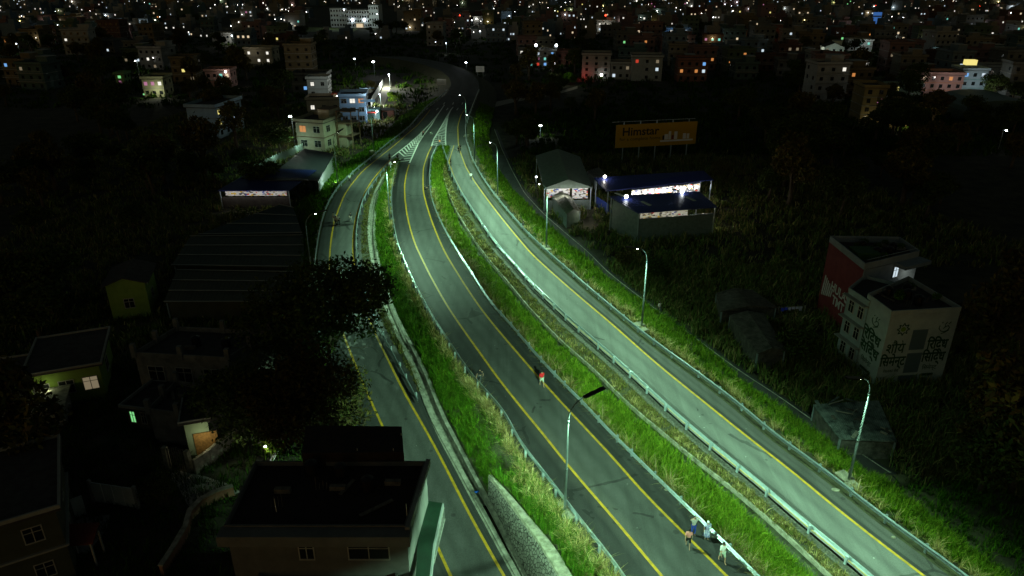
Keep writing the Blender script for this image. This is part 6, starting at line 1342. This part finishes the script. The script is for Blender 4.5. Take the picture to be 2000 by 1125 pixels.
def person(label, px, py, z, face, shirt, trousers, pose='walk', h=1.68, hair=HAIR, skirt=False, shorts=False, hat=None, group=None, ph=1, shoes=M_ink, long_sleeve=False):
    """faces local -y; face = heading in degrees"""
    p = G(px, py, z); root = thing('person', label, 'person', p, R(face), group); k = h / 1.70
    V = {}
    sit = pose == 'sit'; hz = .93 if not sit else .16
    V['pel'] = (0, 0, hz); V['wai'] = (0, 0, hz + .16); V['che'] = (0, -.01, hz + .36); V['nb'] = (0, 0, hz + .52); V['nk'] = (0, -.01, hz + .58); V['hd'] = (0, -.02, hz + .66); V['tp'] = (0, -.01, hz + .75)
    st = {'walk': .26, 'stand': .03, 'armsup': .05, 'sit': 0}[pose] * ph
    for s, n in ((-1, 'L'), (1, 'R')):
        f = st * s
        if sit: V['hip' + n] = (s * .10, -.02, hz); V['kn' + n] = (s * .16, -.40, .42); V['an' + n] = (s * .12, -.55, .07); V['to' + n] = (s * .13, -.72, .04)
        else:
            V['hip' + n] = (s * .10, 0, hz - .06); V['kn' + n] = (s * .11, -f * .55 - .04, .50); back = max(0, -f) if pose == 'walk' else 0
            V['an' + n] = (s * .10, -f, .09 + back * .25); V['to' + n] = (s * .12, -f - .15, .04 + back * .12)
        V['sh' + n] = (s * .19, 0, hz + .47)
        if pose == 'armsup': V['el' + n] = (s * .36, -.10, hz + .62); V['wr' + n] = (s * .17, -.12, hz + .76); hd_ = Vector((-s * .8, 0, .3)).normalized()
        elif sit: V['el' + n] = (s * .25, -.15, hz + .25); V['wr' + n] = (s * .17, -.36, hz + .32); hd_ = Vector((0, -1, -.1)).normalized()
        else: V['el' + n] = (s * .26, f * .45 + .03, hz + .20); V['wr' + n] = (s * .27, f * .8 - .08, hz - .03); hd_ = Vector((0, -.25, -1)).normalized()
        w = Vector(V['wr' + n]); V['pm' + n] = tuple(w + hd_ * .075)
        side = Vector((0, 1, 0)) if abs(hd_.y) < .5 else Vector((1, 0, 0))
        for j in range(4):
            b = w + hd_ * .10 + side * (.027 * (j - 1.5)); V[f'f{n}{j}'] = tuple(b); V[f'g{n}{j}'] = tuple(b + hd_ * (.065 + .008 * (j in (1, 2))) + Vector((-s * .02, -.01, 0)))
        V['th' + n] = tuple(w + hd_ * .05 + Vector((0, -.05, 0)))
    names = list(V); idx = {n: i for i, n in enumerate(names)}
    def mk(sel, edges, rad, m, nm, sub=1):
        vs = [tuple(c * k for c in V[n]) for n in sel]; ii = {n: i for i, n in enumerate(sel)}
        return skinned(vs, [(ii[a], ii[b]) for a, b in edges], [tuple(x * k for x in rad[n]) if isinstance(rad[n], tuple) else rad[n] * k for n in sel], m, nm, root, 0, sub)
    E = [('pel', 'wai'), ('wai', 'che'), ('che', 'nb'), ('nb', 'nk'), ('nk', 'hd'), ('hd', 'tp')]
    rad = {'pel': (.13, .10), 'wai': (.12, .09), 'che': (.145, .10), 'nb': (.07, .06), 'nk': .05, 'hd': (.078, .095), 'tp': (.06, .07)}
    for n in 'LR':
        E += [('pel', 'hip' + n), ('hip' + n, 'kn' + n), ('kn' + n, 'an' + n), ('an' + n, 'to' + n), ('che', 'sh' + n), ('sh' + n, 'el' + n), ('el' + n, 'wr' + n), ('wr' + n, 'pm' + n), ('wr' + n, 'th' + n)]
        rad.update({'hip' + n: .085, 'kn' + n: .058, 'an' + n: .038, 'to' + n: .03, 'sh' + n: .052, 'el' + n: .038, 'wr' + n: .026, 'pm' + n: (.03, .02), 'th' + n: .010})
        for j in range(4): E += [('pm' + n, f'f{n}{j}'), (f'f{n}{j}', f'g{n}{j}')]; rad.update({f'f{n}{j}': .010, f'g{n}{j}': .008})
    mk(names, E, rad, SKIN, 'body')
    sel = ['pel', 'wai', 'che', 'nb'] + ['sh' + n for n in 'LR'] + ['el' + n for n in 'LR']; ee = [('pel', 'wai'), ('wai', 'che'), ('che', 'nb'), ('che', 'shL'), ('che', 'shR'), ('shL', 'elL'), ('shR', 'elR')]
    rs = {'pel': (.165, .135), 'wai': (.155, .125), 'che': (.17, .13), 'nb': (.075, .07), 'shL': .078, 'shR': .078, 'elL': .062, 'elR': .062}
    if long_sleeve: sel += ['wrL', 'wrR']; ee += [('elL', 'wrL'), ('elR', 'wrR')]; rs.update({'wrL': .045, 'wrR': .045})
    mk(sel, ee, rs, shirt, 'shirt')
    if skirt:
        mb = MB(); n = 14; vs = []
        for zz, r in ((hz + .12, .15), (hz - .1, .19), (hz - .45, .24), (.32, .30)):
            for i in range(n): a = 2 * math.pi * i / n; rr = r * (1 + .06 * math.sin(a * 5)); vs.append((rr * math.cos(a) * k, rr * .85 * math.sin(a) * k, zz * k))
        mb.add(vs, [(a * n + i, a * n + (i + 1) % n, (a + 1) * n + (i + 1) % n, (a + 1) * n + i) for a in range(3) for i in range(n)] + [tuple(range(n)), tuple(range(3 * n, 4 * n))]); mb.build('skirt', trousers, root, True)
    else:
        low = 'kn' if shorts else 'an'; sel = ['pel', 'hipL', 'hipR', 'knL', 'knR'] + ([] if shorts else ['anL', 'anR'])
        ee = [('pel', 'hipL'), ('pel', 'hipR'), ('hipL', 'knL'), ('hipR', 'knR')] + ([] if shorts else [('knL', 'anL'), ('knR', 'anR')])
        mk(sel, ee, {'pel': (.15, .12), 'hipL': .105, 'hipR': .105, 'knL': .08, 'knR': .08, 'anL': .055, 'anR': .055}, trousers, 'shorts' if shorts else 'trousers')
    hc = Vector(V['hd']); mb = MB(); c = ((hc.x) * k, (hc.y + .03) * k, (hc.z + .045) * k); mb.ball(c, .112 * k, n=12, m=8, sq=(.92, 1.02, .98)); mb.build('hat' if hat else 'hair', hat or hair, root, True)
    # face: nose, eyes, ears
    mb = MB(); mb.ball((0, (hc.y - .105) * k, hc.z * k), .016 * k, n=6, m=4, sq=(.8, 1, 1.4)); mb.build('nose', SKIN, root, True)
    for s in (-1, 1): mb = MB(); mb.ball((s * .032 * k, (hc.y - .088) * k, (hc.z + .025) * k), .012 * k, n=6, m=4); mb.build('eye', M_ink, root, True)
    return root
def cloth(n, c, c2=None, s=12): return mat('cloth_' + n, c, rough=.9, color2=c2, nscale=s)
BLK = cloth('black', (.012, .012, .013)); WHT = cloth('white', (.62, .62, .6)); RED = cloth('red', (.5, .015, .02)); GRY = cloth('grey', (.35, .36, .35)); DGR = cloth('dark_grey', (.05, .055, .06)); PNK = cloth('pink', (.62, .24, .22)); BLU = cloth('blue', (.02, .05, .32)); PAT = cloth('blue_flowered', (.02, .04, .33), (.6, .62, .7), 9); PALE = cloth('pale_green', (.42, .5, .42)); BEI = cloth('beige', (.36, .32, .22)); STR = cloth('striped', (.45, .45, .42), (.25, .25, .24), 14)
person('person in a red shirt and pale shorts walking on the middle road', 1058, 754, 0, 20, RED, PALE, shorts=True, h=1.75)
person('person in black jogging beside the left guardrail of the middle road', 938, 748, 0, -20, BLK, DGR, ph=1.2)
person('person in a pink top and black shorts, walking on the lower yellow line', 1343, 1068, 0, -10, PNK, BLK, shorts=True, h=1.62)
person('person in a striped top and blue trousers with both hands raised to the head', 1353, 1044, 0, 10, STR, BLU, pose='armsup', h=1.66)
person('person in a blue flowered dress and white scarf beside the guardrail', 1379, 1052, 0, 0, PAT, PAT, skirt=True, h=1.6, hat=WHT, pose='stand')
person('person in white shirt and pale shorts, last and lowest of the group of four', 1409, 1097, 0, 15, WHT, PALE, shorts=True, h=1.74)
person('person in a pale shirt nearest the outer rail in the group on the ramp', 655, 436, 0, 10, GRY, BEI)
person('person in a white top, rightmost of the group walking on the ramp', 662, 440, 0, 20, WHT, BLK)
person('person in a grey top at the middle of the group on the ramp', 657, 434 + 6, 0, 5, GRY, BLK, h=1.6)
person('person in beige trousers at the front of the group on the ramp', 653, 434, 0, 0, PALE, BEI, ph=-1)
person('person in dark clothes walking alone beside the second yellow line of the ramp', 686, 433, 0, 15, DGR, GRY, h=1.6)
person('person in a white top and dark trousers walking alone high on the ramp', 684, 357, 0, 20, WHT, BLK)
person('person in dark clothes standing at the tip of the left median, left one', 761, 314, 0, 0, DGR, BLK, pose='stand')
person('person in dark clothes at the tip of the left median beside the chevron stripes', 777, 316, 0, 30, BLK, DGR, pose='walk')
person('small person in pink at the far end of the chevron stripes', 827, 266, 0, 20, PNK, BLK, h=1.5)
person('pale clothed person crouching on the lane between the two chevron areas', 841, 263, 0, 60, PALE, PALE, pose='sit')
person('person in black walking in the right road on the yellow line near its far end', 896, 300, 0, 20, BLK, BLK)
person('second person in black close behind the one on the far yellow line', 899, 296, 0, 20, BLK, DGR, ph=-1)
person('person in dark clothes leaning by the right median guardrail near its tip', 880, 326, 0, 60, BLK, DGR, pose='stand')
person('person in a white top and dark trousers walking on the right road yellow line', 920, 353, 0, 15, WHT, DGR)
person('person in black sitting on the middle road edge, left of two', 830, 371, 0, 80, BLK, BLK, pose='sit')
person('person in black sitting against the guardrail, right of two', 838, 369, 0, 70, BLK, DGR, pose='sit')
person('person in grey standing at the outer guardrail of the right road', 1022, 452, 0, 100, DGR, GRY, pose='stand')
person('person in a pale pink top walking on the dark service road', 1287, 612, -2.72, 30, cloth('pale_pink', (.5, .4, .4)), DGR)
# small things lying on the roads
sq = random.Random(4)
for i, (x, y, lb) in enumerate(((1745, 1050, 'pale stone lying on the shoulder of the right road'), (1632, 957, 'white smear of dried mortar on the right road'), (1302, 957, 'pebble on the middle road left of the group of four'))):
    o = MB().ball((0, 0, .03), .16 if i != 1 else .3, n=7, m=5, sq=(1.2, .8, .6 if i != 1 else .12)).build('stone' if i != 1 else 'mortar_smear', M_conc_pale, None, False, G(x, y, .01)); tag(o, lb, 'stone' if i != 1 else 'mortar')
